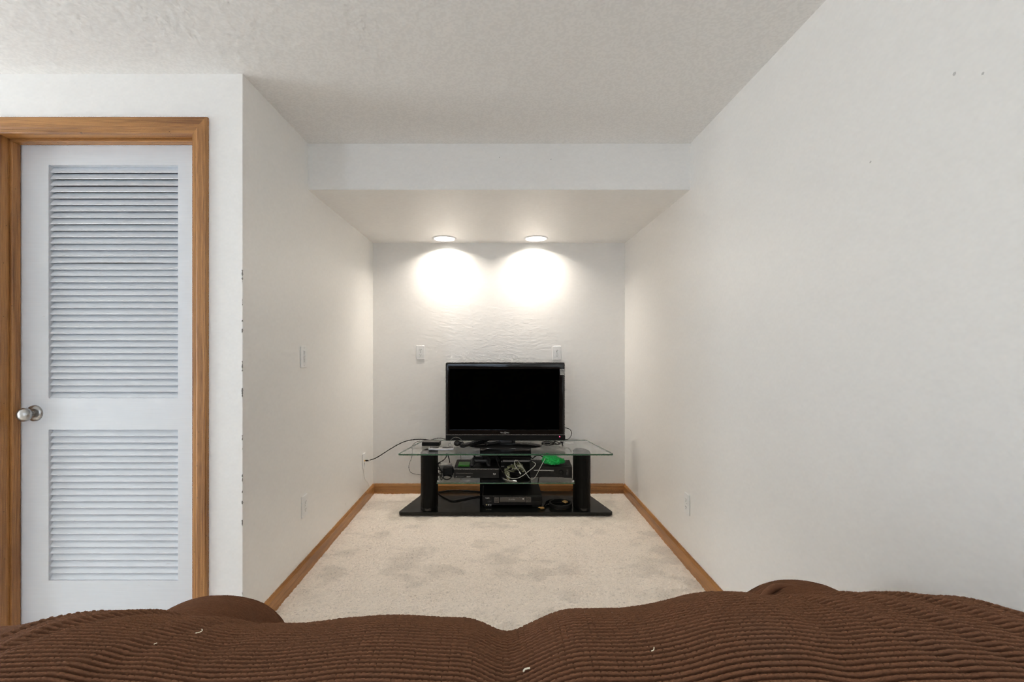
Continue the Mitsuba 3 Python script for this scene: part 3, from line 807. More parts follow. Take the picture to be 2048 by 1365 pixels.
gcase = thing('game_case', 'flat bright green case on top of the left game console', 'case')
q = on(927.5, 934.0, GZ)
add('case', moved(bx(-0.0425, 0.0425, 0, 0.096, 0.0005, 0.0125, 0.0015), (q[0], q[1], GZ)), 'mat_green_case', gcase)
add('rim', moved(bx(-0.0425, 0.0425, -0.0006, 0.002, 0.0095, 0.0128, 0.0008), (q[0], q[1], GZ)), 'mat_green_case', gcase)


def smooth_body(bones, step=0.004, rounds=12):
    """One continuous surface from hulls of spheres."""
    whole = m3.Manifold()
    for bone in bones:
        hull = m3.Manifold.batch_hull([m3.Manifold.sphere(r, 18).translate(list(map(float, c))) for c, r in bone])
        whole = whole + hull
    mm = whole.refine_to_length(step).to_mesh()
    m = trimesh.Trimesh(mm.vert_properties[:, :3], mm.tri_verts, process=True)
    trimesh.smoothing.filter_taubin(m, iterations=rounds)
    return m


PAD = smooth_body([[((-0.040, 0.022, 0.026), 0.019), ((0.040, 0.022, 0.026), 0.019), ((-0.042, -0.004, 0.026), 0.018), ((0.042, -0.004, 0.026), 0.018)],
                   [((-0.046, 0.016, 0.026), 0.021), ((-0.054, -0.014, 0.023), 0.0185), ((-0.056, 0.0, 0.025), 0.019)], [((-0.054, -0.014, 0.023), 0.0185), ((-0.062, -0.050, 0.015), 0.0135)],
                   [((0.046, 0.016, 0.026), 0.021), ((0.054, -0.014, 0.023), 0.0185), ((0.056, 0.0, 0.025), 0.019)], [((0.054, -0.014, 0.023), 0.0185), ((0.062, -0.050, 0.015), 0.0135)]])


def controller(label, M, body, stick, grp=None):
    k = thing('game_controller', label, 'game controller', grp)

    def put(m):
        m = m.copy()
        m.apply_transform(M)
        return m
    add('body', put(PAD), body, k, smooth=True)
    for x, y in ((-0.047, 0.018), (0.022, -0.008)):
        add('thumbstick', put(lathe([(0, 0.0125), (0.006, 0.0135), (0.009, 0.012), (0.009, 0.0095), (0.0045, 0.008), (0.005, 0.0), (0, 0.0)], (x, y, 0.0425), sections=20)), stick, k, smooth=35)
    for dx, dy in ((0.009, 0), (-0.009, 0), (0, 0.009), (0, -0.009)):
        add('button', put(lathe([(0, 0.005), (0.0035, 0.0045), (0.0045, 0.003), (0.0045, 0.0), (0, 0.0)], (0.047 + dx, 0.018 + dy, 0.0435), sections=14)), stick, k, smooth=35)
    add('direction_pad', put(cat(bx(-0.033, -0.011, -0.0115, -0.0045, 0.0425, 0.0475, 0.001), bx(-0.0255, -0.0185, -0.019, 0.003, 0.0425, 0.0477, 0.001))), stick, k)
    add('home_button', put(lathe([(0, 0.003), (0.005, 0.0025), (0.006, 0.0), (0, 0.0)], (0, 0.028, 0.0442), sections=16)), 'mat_silver', k, smooth=35)
    for s in (-1, 1):
        add('trigger', put(moved(bx(-0.014, 0.014, -0.004, 0.010, -0.010, 0.010, 0.004), (s * 0.044, 0.040, 0.020), rz=-s * 14)), stick, k)
    return k


def pose(d, rz=0, rx=0, ry=0):
    M = trimesh.transformations.euler_matrix(math.radians(rx), math.radians(ry), math.radians(rz), 'sxyz')
    M[:3, 3] = d
    return M


controller('black game controller with its grips to the front on the left console', pose(((961.5 - CX) / F * 3.40, 3.415, GZ + 0.012), rz=-2, rx=16), 'mat_pad', 'mat_black_matt')
controller('second black game controller pushed behind the first on the left console', pose(((977 - CX) / F * 3.49, 3.515, GZ + 0.003), rz=24, rx=4), 'mat_black_matt', 'mat_black_satin')

mp = thing('media_player', 'slim dark media player with a painted highlight strip along its top standing behind the camouflage controller', 'media player')
my = 3.492
mx0, mx1 = (1001 - CX) / F * my, (1061 - CX) / F * my
mz1 = H - (920.5 - CY) / F * my
add('body', bx(mx0, mx1, my, my + 0.095, ZM, mz1, 0.002), 'mat_black_satin', mp)
add('highlight_strip', bx(mx0 + 0.018, mx1 - 0.001, my - 0.002, my + 0.006, mz1 - 0.017, mz1 - 0.001, 0.0015), 'mat_grey', mp, label='grey strip painting the light along the top front edge')  # paler strip stands in for light falling on the front top
add('display', bx(mx0 + 0.004, mx0 + 0.030, my - 0.0016, my + 0.003, mz1 - 0.053, mz1 - 0.047, 0.0005), 'mat_grey', mp)
add('button', lathe([(0, 0.003), (0.005, 0.0025), (0.0055, 0.0), (0, 0.0)], (mx0 + 0.009, my, mz1 - 0.012), (0, -1, 0), 16), 'mat_silver', mp, smooth=30)

controller('camouflage game controller lying tilted in the middle of the glass shelf', pose(((1028 - CX) / F * 3.40, 3.405, ZM + 0.030), rz=12, rx=30, ry=-20), 'mat_camo', 'mat_black_matt')

gcab = thing('game_cable', 'light grey controller cable looping in front of the camouflage controller', 'cable')
d = 3.30
add('cord', tube([at(1012, 951, d), at(1017, 955, d - 0.01), at(1025, 957.8, d - 0.02), at(1036, 956.8, d - 0.03), at(1047, 951, d - 0.035), at(1058, 942.5, d - 0.03), at(1066, 936, d - 0.02), at(1071, 930, d), at(1070, 927, d + 0.03), at(1064, 923, d + 0.08)], 0.0027), 'mat_cable_grey', gcab, smooth=50)
add('cord', tube([at(1041.5, 948, d - 0.02), at(1038, 943, d - 0.02), at(1032.5, 935.5, d - 0.02), at(1029, 928, d - 0.01), at(1029.5, 923, d), at(1032, 921.2, d + 0.01), at(1036, 923, d + 0.02), at(1042, 931, d + 0.02), at(1048, 940, d + 0.01), at(1054, 950, d), at(1059.5, 957.3, d - 0.01), at(1064.5, 959.2, d - 0.02), at(1070, 955.5, d - 0.02), at(1076, 945, d - 0.01), at(1082, 933, d), at(1088, 922, d + 0.03), at(1090, 917, d + 0.06)], 0.0024), 'mat_cable_grey', gcab, smooth=50)
add('connector', tube([at(1038.5, 944.6, d - 0.021), at(1041.5, 948.8, d - 0.021)], 0.0046, 10, smooth=False), 'mat_print', gcab, smooth=30)
gl = thing('game_cable', 'grey lead with a metal tip lying on the front of the glass shelf', 'cable')
add('cord', tube([on(1006, 957.5, ZM + 0.003), on(1012, 960.0, ZM + 0.003), on(1019, 961.6, ZM + 0.003), on(1026, 962.2, ZM + 0.003)], 0.0026), 'mat_cable_grey', gl, smooth=50)
add('tip', tube([on(1026, 962.2, ZM + 0.004), on(1033.5, 963.2, ZM + 0.004)], 0.0042, 10, smooth=False), 'mat_chrome', gl, smooth=30)
bk = thing('cable_bundle', 'bundle of black cables heaped around the camouflage controller', 'cable')
rng = np.random.default_rng(9)
for n in range(6):
    c0 = np.array([(1036 + rng.uniform(-9, 9) - CX) / F * 3.40, 3.37 + rng.uniform(-0.03, 0.05), ZM + 0.006])
    ps_ = []
    for q_ in range(9):
        a = q_ * 0.78 + n
        ps_.append(c0 + [0.075 * math.cos(a) * (1 + 0.2 * rng.random()), 0.045 * math.sin(a), 0.006 + 0.006 * n + 0.012 * rng.random()])
    add('cord', tube(ps_, 0.0029), 'mat_cable', bk, smooth=50)
add('cord', tube([at(1060, 913.5, 3.44), at(1065, 917.5, 3.44), at(1070, 913.6, 3.44), at(1078, 912.0, 3.44), at(1085, 914, 3.44), at(1089, 919, 3.44)], 0.0036), 'mat_cable', bk, smooth=50)
add('cord', tube([at(993, 919, 3.36), at(996, 928, 3.33), at(1001, 938, 3.31), at(1006, 946, 3.31), at(1010, 953, 3.32)], 0.003), 'mat_charcoal', bk, smooth=50)

# second console: waisted front
c2 = thing('game_console', 'matt black game console with a silver disc tray on the right of the glass shelf', 'game console')
wx, wh, wd = 0.309, 0.083, 0.20
xs = np.linspace(-wx / 2, wx / 2, 15)
ring = []
for x in xs:
    w = 1 - (2 * x / wx) ** 2
    ring.append((x, 0.010 * w, 0.0028 * w))
v, f = [], []
for x, yf, zz in ring:
    v += [[x, yf, zz], [x, yf, wh - zz], [x, wd, wh - zz], [x, wd, zz]]
n = len(ring)
for r in range(n - 1):
    for k_ in range(4):
        a, b = r * 4 + k_, r * 4 + (k_ + 1) % 4
        f += [[a, b, b + 4], [a, b + 4, a + 4]]
f += [[0, 2, 1], [0, 3, 2], [4 * n - 4, 4 * n - 3, 4 * n - 2], [4 * n - 4, 4 * n - 2, 4 * n - 1]]
hull = trimesh.Trimesh(v, f, process=False)
hull.fix_normals()
c2y = 3.325
c2d = ((1107.5 - CX) / F * c2y - 0.020, c2y, ZM + 0.003)
A2 = dict(d=c2d, rz=-3)
s2 = (1149 - 1065) / F * c2y / wx
add('body', moved(hull, s=s2, **A2), 'mat_charcoal', c2, smooth=30)
add('disc_tray', moved(bx(-0.128, 0.022, 0.000, 0.018, 0.047, 0.0565, 0.003), s=s2, **A2), 'mat_silver', c2, label='silver disc tray front')
add('tray_line', moved(bx(-0.118, 0.012, -0.0006, 0.002, 0.0505, 0.0515), s=s2, **A2), 'mat_slot', c2)
for rr, mat in ((0.0165, 'mat_black_satin'), (0.010, 'mat_charcoal')):
    add('power_button', moved(lathe([(0, 0.004), (rr - 0.002, 0.004), (rr, 0.0025), (rr, -0.010), (0, -0.010)], (0.074, 0.0035 - (0.0015 if rr < 0.012 else 0), 0.040), (0, -1, 0), 28), s=s2, **A2), mat, c2, smooth=30)
add('memory_slot', moved(bx(0.119, 0.131, -0.0006 + 0.002, 0.01, 0.022, 0.062, 0.001), s=s2, **A2), 'mat_black_gloss', c2)
add('memory_slot', moved(bx(0.1165, 0.118, 0.0012, 0.01, 0.022, 0.062), s=s2, **A2), 'mat_grey', c2)
for sx_ in (-1, 1):
    add('foot', moved(bx(sx_ * 0.12 - 0.02, sx_ * 0.12 + 0.02, 0.02, 0.17, -0.003, 0.003, 0.001), s=s2, **A2), 'mat_black_matt', c2)
add('vent', moved(cat(*[bx(0.045 + i * 0.012, 0.050 + i * 0.012, 0.05, 0.17, wh - 0.0015, wh + 0.0006) for i in range(8)]), s=s2, **A2), 'mat_black_matt', c2)

# crinkled green bag
gb = trimesh.creation.icosphere(subdivisions=5, radius=1.0)
v = gb.vertices.copy()
nrm = v.copy()
prof = np.clip((v[:, 0] + 1) / 2, 0, 1)
top = np.interp(prof, [0, 0.06, 0.16, 0.30, 0.55, 0.85, 1], [0.95, 1.45, 1.35, 0.92, 0.66, 0.40, 0.08])
v[:, 2] = np.where(v[:, 2] > 0, v[:, 2] * top, v[:, 2] * np.interp(prof, [0, 0.5, 0.9, 1], [0.38, 0.30, 0.2, 0.05]))
v[:, 1] *= np.interp(prof, [0, 0.2, 0.7, 1], [0.6, 0.9, 1.0, 0.25])
cr = np.abs(meshkit.noise(nrm * 5.3 + 3, 1) - 0.5) * 0.55 + np.abs(meshkit.noise(nrm * 11 + 8, 2) - 0.5) * 0.30 + np.abs(meshkit.noise(nrm * 24 + 8, 3) - 0.5) * 0.16
v += nrm * (cr[:, None] - 0.16) * 0.85 * np.interp(prof, [0, 0.9, 1], [1, 1, 0.3])[:, None]
v *= [0.085, 0.058, 0.060]
gb = trimesh.Trimesh(v, gb.faces, process=False)
zt2 = ZM + 0.003 + wh * s2
gb.apply_translation([0, 0, -gb.vertices[:, 2].min()])
gpos = at(1108.5, 926, c2y + 0.045)
gb.apply_translation([gpos[0], c2y + 0.058, zt2 - 0.001])
add('plastic_bag', gb, 'mat_green_bag', smooth=25, label='crinkled bright green plastic bag on top of the right game console', cat='bag')

pb = thing('power_brick', 'black power brick with cables beside the left game console', 'power supply')
yb = 3.39
add('body', moved(bx((885.5 - CX) / F * yb, (906 - CX) / F * yb, yb, yb + 0.058, ZM, ZM + 0.056, 0.004)), 'mat_black_matt', pb)
add('label', moved(bx((885.5 - CX) / F * yb - 0.0006, (885.5 - CX) / F * yb + 0.001, yb + 0.008, yb + 0.05, ZM + 0.010, ZM + 0.046)), 'mat_grey', pb)
principled('mat_adapter', (0.38, 0.37, 0.35), 0.45, specular=0.35)
ga = thing('adapter', 'grey plug adapter behind the black power brick', 'power supply')
ya = 3.455
add('body', moved(bx((878.5 - CX) / F * ya, (903 - CX) / F * ya, ya, ya + 0.055, ZM, ZM + 0.066, 0.005)), 'mat_adapter', ga)

lc = thing('cable_tangle', 'tangle of black cables between the left column and the power brick', 'cable')
yc = 3.40
for pts, r in (
        ([at(893, 908, 3.60), at(892.8, 913, 3.58), at(889, 919, 3.54), at(882, 924, 3.48), at(875, 927.5, 3.44), at(869, 930.5, 3.42), at(862, 935, 3.44)], 0.0031),
        ([at(895.3, 908, 3.60), at(897, 915, 3.59), at(899, 922, 3.58), at(899.3, 928, 3.58), at(899.0, 932, 3.60)], 0.0033),
        ([at(868, 916.5, 3.44), at(872.5, 920, 3.44), at(875, 926, 3.44), at(878, 935, 3.43), at(883, 943, 3.42), at(888, 948.5, 3.41), at(896, 952, 3.40), at(903, 954, 3.40)], 0.0036),
        ([at(866, 942, 3.46), at(872, 936, 3.45), at(874.5, 931, 3.44), at(878.5, 927.5, 3.46), at(883, 930.5, 3.52)], 0.0026),
        ([at(866, 941, 3.44), at(872, 940.0, 3.43), at(877, 939, 3.43), at(880, 941, 3.45)], 0.003),
        ([at(866, 945, 3.42), at(874, 948, 3.40), at(881, 950, 3.40), at(890, 951, 3.395), at(898, 950, 3.39), at(903, 953.5, 3.38), at(900, 957.8, 3.37), at(893, 960, 3.37), at(887.5, 957.5, 3.37), at(886.8, 954.0, 3.38), at(891, 951.5, 3.40), at(897, 948, 3.41)], 0.0034),
        ([at(866, 956.5, 3.38), at(873, 953.5, 3.38), at(880, 951, 3.38), at(881.5, 956, 3.37), at(883, 961, 3.36), at(884.5, 957, 3.36), at(882.5, 951, 3.375), at(884, 947, 3.39), at(889, 943.5, 3.40), at(894, 942, 3.40), at(898, 943.5, 3.41)], 0.0030),
        ([at(862, 938, 3.46), at(870, 944, 3.42), at(878, 947, 3.42), at(886, 944, 3.41)], 0.0026)):
    add('cord', tube(pts, r * 1.18), 'mat_cable', lc, smooth=50)
add('connector', tube([at(904.5, 951.5, 3.36), at(905.2, 955.5, 3.355)], 0.004, 10, smooth=False), 'mat_chrome', lc, smooth=30)

add('hanging_cord', tube([at(1080, 948, 3.585), at(1077.5, 958, 3.60), at(1076, 966, 3.61), at(1075, 976, 3.62), at(1079, 982, 3.63), at(1090, 984, 3.63)], 0.0034), 'mat_cable', label='black cord hanging behind the shelf below the right game console', cat='cord')
add('hanging_cord', tube([at(1146, 906, 3.62), at(1149.5, 914, 3.60), at(1153, 922, 3.57), at(1157, 934, 3.55), at(1160, 950, 3.54), at(1158, 966, 3.54), at(1150, 976, 3.56), at(1143, 981, 3.58)], 0.0032), 'mat_cable', label='black cord hanging behind the right column of the stand', cat='cord')
add('thin_wire', tube([at(921.6, 908, 3.62), at(921.8, 920, 3.64), at(922, 935, 3.65), at(922, 960, 3.655)], 0.0017), 'mat_charcoal', label='thin wire hanging straight down behind the left game console', cat='wire')

# ------------------------------------------------------------------ things on the base
vc = thing('video_recorder', 'black video cassette recorder in the middle of the stand base', 'video recorder')
vy = 3.284
vx0, vx1 = (964.6 - CX) / F * vy, (1084.3 - CX) / F * vy
vz0, vz1 = ZB + 0.011, H - (991.6 - CY) / F * vy


def vp(px):
    return (px - CX) / F * vy


def vq(py):
    return H - (py - CY) / F * vy


add('body', bx(vx0, vx1, vy, vy + 0.27, vz0, vz1, 0.003), 'mat_black_satin', vc)
add('faceplate', bx(vx0, vx1, vy - 0.004, vy + 0.003, vz0 + 0.001, vz1 - 0.003, 0.002), 'mat_black_matt', vc)
add('cassette_door', bx(vp(999.6), vp(1050.5), vy - 0.0085, vy, vq(1004.0), vq(994.9), 0.0015), 'mat_grey_dark', vc, label='brownish grey cassette door')
add('door_groove', bx(vp(999.6), vp(1050.5), vy - 0.0088, vy - 0.004, vq(1002.8), vq(1002.2)), 'mat_slot', vc)
for (a, b, t, u) in ((988.2, 998.2, 995.0, 1006.3), (1051.5, 1062.0, 994.2, 1004.6)):
    pnl = add('button_panel', bx(vp(a), vp(b), vy - 0.0075, vy, vq(u), vq(t), 0.001), 'mat_grey_dark', vc)
    cxp, czp = (vp(a) + vp(b)) / 2, (vq(t) + vq(u)) / 2
    if a < 1000:
        for zz in (0.008, -0.010):
            add('button', bx(cxp - 0.010, cxp + 0.010, vy - 0.0095, vy - 0.006, czp + zz - 0.004, czp + zz + 0.004, 0.001), 'mat_slot', pnl)
    else:
        for dx_, dz_ in ((0, 0.010), (0, -0.010), (-0.010, 0), (0.010, 0)):
            add('button', bx(cxp + dx_ - 0.0042, cxp + dx_ + 0.0042, vy - 0.0095, vy - 0.006, czp + dz_ - 0.0042, czp + dz_ + 0.0042, 0.001), 'mat_slot', pnl)
add('jog_panel', bx(vp(1051.5), vp(1083.5), vy - 0.0065, vy, vq(1010.7), vq(1001.5), 0.002), 'mat_charcoal', vc)
add('jog_panel', bx(vp(1064.5), vp(1083.5), vy - 0.0055, vy, vq(1001.5), vq(996.0), 0.002), 'mat_black_satin', vc)
for px_, mat in ((973.3, 'mat_yellow'), (977.4, 'mat_paper'), (981.5, 'mat_grey_print')):
    j = add('input_jack', lathe([(0.0018, 0.003), (0.0046, 0.003), (0.0052, 0.001), (0.0052, 0.0), (0.0018, 0.0), (0.0018, 0.003)], (vp(px_), vy - 0.004, vq(1009.8)), (0, -1, 0), 18), mat, vc, smooth=30)
add('maker_print', moved(text('TOSHIBA', 0.032, 0.0062), (vp(975.0), vy - 0.0044, vq(996.4))), 'mat_print', vc, label='white lettering at the upper left')
add('print', moved(text('Hi-Fi STEREO', 0.044, 0.0065), (vp(1023.6), vy - 0.0088, vq(998.6))), 'mat_grey_print', vc)
add('print', cat(moved(text('VHS', 0.012, 0.0035), (vp(978), vy - 0.0044, vq(1006.4))), moved(text('VIDEO', 0.03, 0.004), (vp(979), vy - 0.0044, vq(1002.8)))), 'mat_print_dim', vc)
add('print', lathe([(0, 0.0008), (0.0045, 0.0006), (0.005, 0.0), (0, 0.0)], (vp(1046.2), vy - 0.0085, vq(997.8)), (0, -1, 0), 18), 'mat_print', vc, smooth=30)
for px_ in (975.5, 1072):
    add('foot', bx(vp(px_) - 0.028, vp(px_) + 0.028, vy - 0.002, vy + 0.04, ZB, vz0 + 0.002, 0.002), 'mat_charcoal', vc)
for px_ in (975.5, 1072):
    add('foot', bx(vp(px_) - 0.028, vp(px_) + 0.028, vy + 0.21, vy + 0.25, ZB, vz0 + 0.002, 0.002), 'mat_charcoal', vc)

ac = thing('audio_cable', 'coiled flat black audio cable with gold plugs on the right of the base', 'cable')
cc0 = on(1120.5, 1013.0, ZB)
rib = []
for i in range(150):
    a = math.pi * 0.80 - i / 149 * math.pi * 2 * 3.4
    rad = 0.082 - 0.0048 * i / 149 * 3.4
    rib.append([cc0[0] + rad * 1.02 * math.cos(a), cc0[1] + rad * 0.98 * math.sin(a), ZB + 0.0165])
lead = [[cc0[0] - 0.128, cc0[1] - 0.060, ZB + 0.010], [cc0[0] - 0.112, cc0[1] - 0.015, ZB + 0.014], [cc0[0] - 0.092, cc0[1] + 0.035, ZB + 0.0165]]
path = spline(np.vstack([lead, np.array(rib)[6::5]]), 0.005)
add('cord', sweep(path, [(-0.0017, -0.0125), (0.0017, -0.0125), (0.0022, -0.009), (0.0022, 0.009), (0.0017, 0.0125), (-0.0017, 0.0125), (-0.0022, 0.009), (-0.0022, -0.009)]), 'mat_cable', ac, smooth=35)


def rca(p, d, n_=3):
    d = np.array(d, float) / np.linalg.norm(d)
    side = np.cross(d, [0, 0, 1])
    side /= np.linalg.norm(side)
    for i in range(n_):
        o = np.array(p) + side * 0.0105 * (i - (n_ - 1) / 2) + [0, 0, 0.003 * (i % 2)]
        add('plug', lathe([(0, 0.0), (0.0045, 0.0), (0.0052, 0.004), (0.0052, 0.018), (0.0042, 0.019), (0.0042, 0.028), (0.0022, 0.028), (0.0018, 0.036), (0, 0.036)], o, d + side * 0.14 * (i - 1), 16), 'mat_gold', ac, smooth=35)


rca([cc0[0] - 0.128, cc0[1] - 0.060, ZB + 0.010], (-0.85, -0.45, 0.05))
rca([cc0[0] + 0.050, cc0[1] + 0.006, ZB + 0.022], (-0.75, 0.75, 0.25))

fc = thing('power_cable', 'black power cord looped on the left of the stand base', 'cord')
zb = ZB + 0.005
add('cord', tube([on(966, 993.0, zb), on(950, 994.5, zb), on(935, 997.5, zb), on(920, 1000.2, zb), on(907, 1002.3, zb), on(897, 999.5, zb), on(886, 994, zb), on(878.5, 988.5, zb), on(877, 985.6, zb), on(884, 983.6, zb), on(895, 982.0, zb), on(915, 981.3, zb), on(940, 982.2, zb), on(966, 984, zb)], 0.0040), 'mat_cable', fc, smooth=50)

# ------------------------------------------------------------------ sofa under a brown waffle-knit slipcover, seen from behind
sofa = thing('sofa', 'brown waffle-knit slipcovered sofa seen from behind across the foreground', 'sofa')
PU, PV = 0.0064, 0.0054                                 # waffle cell


def waffle(a, b, depth, seed):
    """Height of the knit at cloth coordinates a, b: rows of plump cells with deep furrows between."""
    q = np.stack([a * 30, b * 30, np.full_like(a, seed)], -1)
    wob = 0.0010 * (meshkit.noise(q, seed) - 0.5)
    u, w = (a + wob) / PU, (b + 0.0008 * (meshkit.noise(q + 40, seed) - 0.5) + 0.9 * wob) / PV
    du, dw = np.abs((u % 1) - 0.5) * 2, np.abs((w % 1) - 0.5) * 2
    row = np.clip(1 - (dw / 0.80) ** 2.8, 0, 1) ** 0.6
    col = 1 - 0.24 * np.clip((du - 0.70) / 0.30, 0, 1) ** 1.3
    cell = meshkit.noise(np.stack([np.floor(u) * 7.3, np.floor(w) * 3.7, np.full_like(a, seed)], -1), seed + 2)
    fuzz = meshkit.noise(np.stack([a * 900, b * 900, np.full_like(a, seed)], -1), seed + 3)
    return depth * (row * col * (0.95 + 0.1 * cell) - 0.76 + 0.08 * (fuzz - 0.5))


# the top line of the back, along x: two back cushions with a dip between them and soft humps
BX = np.array([-0.92, -0.86, -0.80, -0.72, -0.62, -0.552, -0.521, -0.485, -0.435, -0.391, -0.357, -0.319, -0.294, -0.244, -0.208, -0.157, -0.103, -0.060, -0.023, 0.008, 0.030, 0.058, 0.084, 0.115, 0.161, 0.192, 0.238, 0.275, 0.313, 0.344, 0.383, 0.434, 0.484, 0.541, 0.585, 0.623, 0.665, 0.74, 0.82, 0.88, 0.94])
BT = np.array([1262, 1259, 1256, 1252, 1249, 1235, 1225, 1222, 1223.5, 1232, 1236, 1246.5, 1247.5, 1245, 1240, 1231, 1230.5, 1234, 1242, 1262, 1252, 1232, 1220, 1218, 1216, 1207, 1190, 1184, 1185, 1191, 1186, 1182, 1182.5, 1186, 1192, 1204, 1222, 1236, 1247, 1254, 1259])
SYC, SA, SB = 0.508, 0.125, 0.118                      # section of the back roll: centre and half axes
tt = (BT - CY) / F
BZ = H - tt * SYC - np.sqrt(SB ** 2 + SA ** 2 * tt ** 2)   # height of the roll's centre that gives this top line
roll = CubicSpline(BX, BZ)

xs = np.r_[np.linspace(-0.90, -0.64, 60)[:-1], np.arange(-0.64, 0.70, 0.00112), np.linspace(0.70, 0.92, 50)[1:]]
ang = np.radians(np.r_[np.linspace(-32, 14, 80)[:-1], np.linspace(14, 160, 440), np.linspace(160, 200, 12)[1:]])
A_, X_ = np.meshgrid(ang, xs, indexing='ij')
ZR = roll(X_) - 0.0042 - 0.0025 * np.clip((X_ - 0.25) / 0.15, 0, 1)
half = np.clip((np.abs(X_ - 0.01) - 0.80) / 0.11, 0, 1)
endr = np.sqrt(np.clip(1 - half ** 2, 0, 1))            # the ends round off
n_c, n_s = np.cos(A_), np.sin(A_)
sq = lambda t: np.sign(t) * np.abs(t) ** 0.9
Y_ = SYC - SA * sq(n_c) * (0.25 + 0.75 * endr)
Z_ = ZR + SB * sq(n_s) * (0.15 + 0.85 * endr)
Q = np.stack([X_, Y_, Z_], -1)
# loose cloth: soft lumps and diagonal drag folds towards the ends
lump = -0.002 + 0.006 * (meshkit.fbm(np.stack([X_ * 9, A_ * 1.6, 0 * X_], -1), 3, 11) - 0.5)


def fold(x0, slope, width, amp, a0=0.3, a1=2.9):
    c = x0 + slope * (A_ - 1.4)
    k = np.clip((A_ - a0) / 0.5, 0, 1) * np.clip((a1 - A_) / 0.5, 0, 1)
    t = (X_ - c) / width
    return 0.55 * amp * k * np.exp(-t * t)


lump += fold(0.50, -0.11, 0.010, 0.0035) - fold(0.478, -0.11, 0.012, 0.004) + fold(0.575, -0.12, 0.010, 0.004) - fold(0.552, -0.12, 0.012, 0.005) + fold(0.43, -0.10, 0.010, 0.003) - fold(0.412, -0.10, 0.010, 0.003) + fold(0.335, -0.10, 0.016, 0.003)
lump += fold(-0.56, 0.16, 0.010, 0.004) - fold(-0.537, 0.16, 0.012, 0.004) + fold(-0.42, 0.10, 0.014, 0.003) - fold(-0.39, 0.10, 0.014, 0.003) + fold(-0.30, 0.13, 0.02, 0.003)
# sewn seams where the end panels join
for x0, sl in ((0.617, -0.10), (-0.60, 0.13)):
    c = x0 + sl * (A_ - 1.4)
    lump -= 0.006 * np.exp(-((X_ - c) / 0.0042) ** 2)
    lump += 0.0015 * np.exp(-((X_ - c - 0.011 * np.sign(x0)) / 0.006) ** 2)


def normals(G):
    du, dv = np.gradient(G, axis=0), np.gradient(G, axis=1)
    n = np.cross(dv, du)
    return n / (np.linalg.norm(n, axis=-1, keepdims=True) + 1e-12)


N = normals(Q)
if N[260, len(xs) // 2, 2] < 0:
    N = -N
Q = Q + N * lump[..., None]
# cloth coordinates: along x, and arc length around the roll (rows bend with the folds)
seg = np.linalg.norm(np.diff(Q, axis=0), axis=-1)
arc_mean = np.r_[0, np.cumsum(seg[:, len(xs) // 2 - 300:len(xs) // 2 + 300].mean(1))]
CB = np.broadcast_to(arc_mean[:, None], X_.shape) + 0.004 * (meshkit.fbm(np.stack([X_ * 7, A_ * 0.5, 0 * X_], -1), 2, 21) - 0.5)
CA = X_ + 0.010 * (meshkit.fbm(np.stack([X_ * 4, A_ * 2.2, 0 * X_], -1), 2, 23) - 0.5)
Q = Q + normals(Q) * np.sign((normals(Q)[260, len(xs) // 2, 2])) * (waffle(CA, CB, 0.0070, 5) * (1 - 0.45 * np.clip((np.abs(X_) - 0.52) / 0.08, 0, 1)))[..., None]
fq = grid_faces(len(ang), len(xs))
back = trimesh.Trimesh(Q.reshape(-1, 3), np.vstack([fq[:, [0, 1, 2]], fq[:, [0, 2, 3]]]), process=False)
if np.mean(back.face_normals[:, 2] * back.area_faces) < 0:
    back.invert()
add('backrest', back, 'mat_fabric', sofa, smooth=True)
# lower back, base, seat
add('lower_back', cat(bx(-0.84, 0.86, 0.415, 0.60, 0.10, 0.71, 0.03)), 'mat_fabric', sofa)
add('base', bx(-0.80, 0.82, 0.42, 1.12, 0.06, 0.30, 0.02), 'mat_fabric', sofa)
for s in (0, 1):
    x0 = (-0.55, 0.012)[s]
    add('seat_cushion', bx(x0, x0 + 0.555, 0.60, 1.14, 0.30, 0.42, 0.03), 'mat_fabric', sofa)


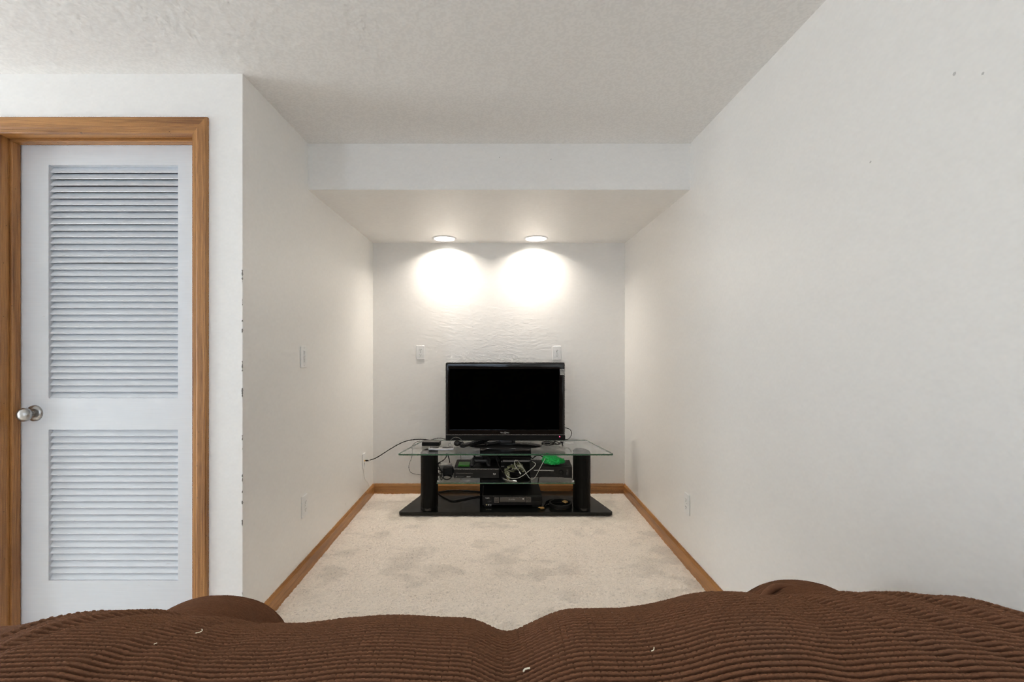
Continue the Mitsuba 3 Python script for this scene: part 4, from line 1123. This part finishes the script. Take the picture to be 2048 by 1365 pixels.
def arm(cx, hw, ztop, yfront, seed, sag):
    """A padded rolled arm: an arch swept forward, rounded at its front end, with the knit."""
    ya0 = 0.56
    s1 = np.r_[np.arange(0, 0.24, 0.006), np.arange(0.24, yfront - ya0 + 0.10, 0.0015)]
    th = np.radians(np.linspace(-20, 200, 460))
    S1, TH = np.meshgrid(s1, th, indexing='ij')
    t = np.clip((S1 - (yfront - ya0 - 0.16)) / 0.26, 0, 1)
    k = np.sqrt(np.clip(1 - t ** 2.2, 0.0, 1)) * 0.97 + 0.03
    ra, rb = hw * (0.55 + 0.45 * k), 0.155 * k
    Yv = ya0 + S1
    Xv = cx - ra * np.sign(np.cos(TH)) * np.abs(np.cos(TH)) ** 0.85
    Zv = (ztop - 0.155) + rb * np.sign(np.sin(TH)) * np.abs(np.sin(TH)) ** 0.95 - 0.05 * (1 - k) + sag * np.sin((Yv - ya0) * 5)
    G = np.stack([Xv, Yv, Zv], -1)
    Nn = normals(G)
    if Nn[len(s1) // 4, 230, 2] < 0:
        Nn = -Nn
    mer = np.r_[0, np.cumsum(np.linalg.norm(np.diff(G[:, 230], axis=0), axis=1))]     # length along the top line
    lm = 0.012 * (meshkit.fbm(np.stack([Xv * 8, Yv * 6, 0 * Xv + seed], -1), 3, seed) - 0.5)
    G = G + Nn * (lm + waffle((Xv - cx) * 1.2, np.broadcast_to(mer[:, None], Xv.shape), 0.0050, seed))[..., None]
    fq_ = grid_faces(len(s1), len(th))
    m_ = trimesh.Trimesh(G.reshape(-1, 3), np.vstack([fq_[:, [0, 1, 2]], fq_[:, [0, 2, 3]]]), process=False)
    if np.mean(m_.face_normals[:, 2] * m_.area_faces) < 0:
        m_.invert()
    a_ = add('arm', m_, 'mat_fabric', sofa, smooth=True)
    add('arm_panel', bx(cx - hw * 0.85, cx + hw * 0.85, 0.60, yfront - 0.06, 0.06, ztop - 0.18, 0.03), 'mat_fabric', a_)
    return a_


arm(-0.705, 0.165, 0.588, 1.17, 31, 0.0)
ra_ = arm(0.745, 0.150, 0.630, 1.17, 37, 0.0)
# a loose pleat of cover over the right arm
pp = [[0.60, 1.02, 0.565], [0.615, 1.06, 0.592], [0.64, 1.085, 0.606], [0.68, 1.10, 0.612], [0.72, 1.09, 0.612]]
add('pleat', tube(pp, 0.008, 10), 'mat_fabric', ra_, smooth=50)

# scraps of lint caught on the knit
for (px, py, pts, lab) in ((1054, 1340, [(-7, 4), (-5, 0), (0, -2), (6, -3)], 'pale curled scrap of lint on the sofa back, bottom middle'),
                           (400, 1264, [(-9, 3), (0, 1), (5, -3), (3, -5)], 'thin white thread of lint on the left of the sofa back'),
                           (311, 1288, [(-3, 1), (0, 0), (3, -1)], 'tiny cream crumb on the left of the sofa back'),
                           (1308, 1300, [(-6, 3), (-1, 1), (0, -5)], 'white wisp of lint right of the dip in the sofa back')):
    ray = at(px, py, 1.0) - [0, 0, H]
    # where the ray meets the back
    dist = np.linalg.norm(np.cross(Q - [0, 0, H], ray / np.linalg.norm(ray)), axis=-1)
    dist = np.where(Q[..., 1] > 0.62, 9, dist)
    cand = np.argwhere(dist < 0.0022)
    yh = min((Q[tuple(c_)][1] for c_ in cand), default=0.52) if len(cand) else 0.52
    add('lint', tube([at(px + a, py + b, yh - 0.004) for a, b in pts], 0.0009 if px == 1054 else 0.00045, 6, 0.001), 'mat_lint', smooth=50, label=lab, cat='lint')
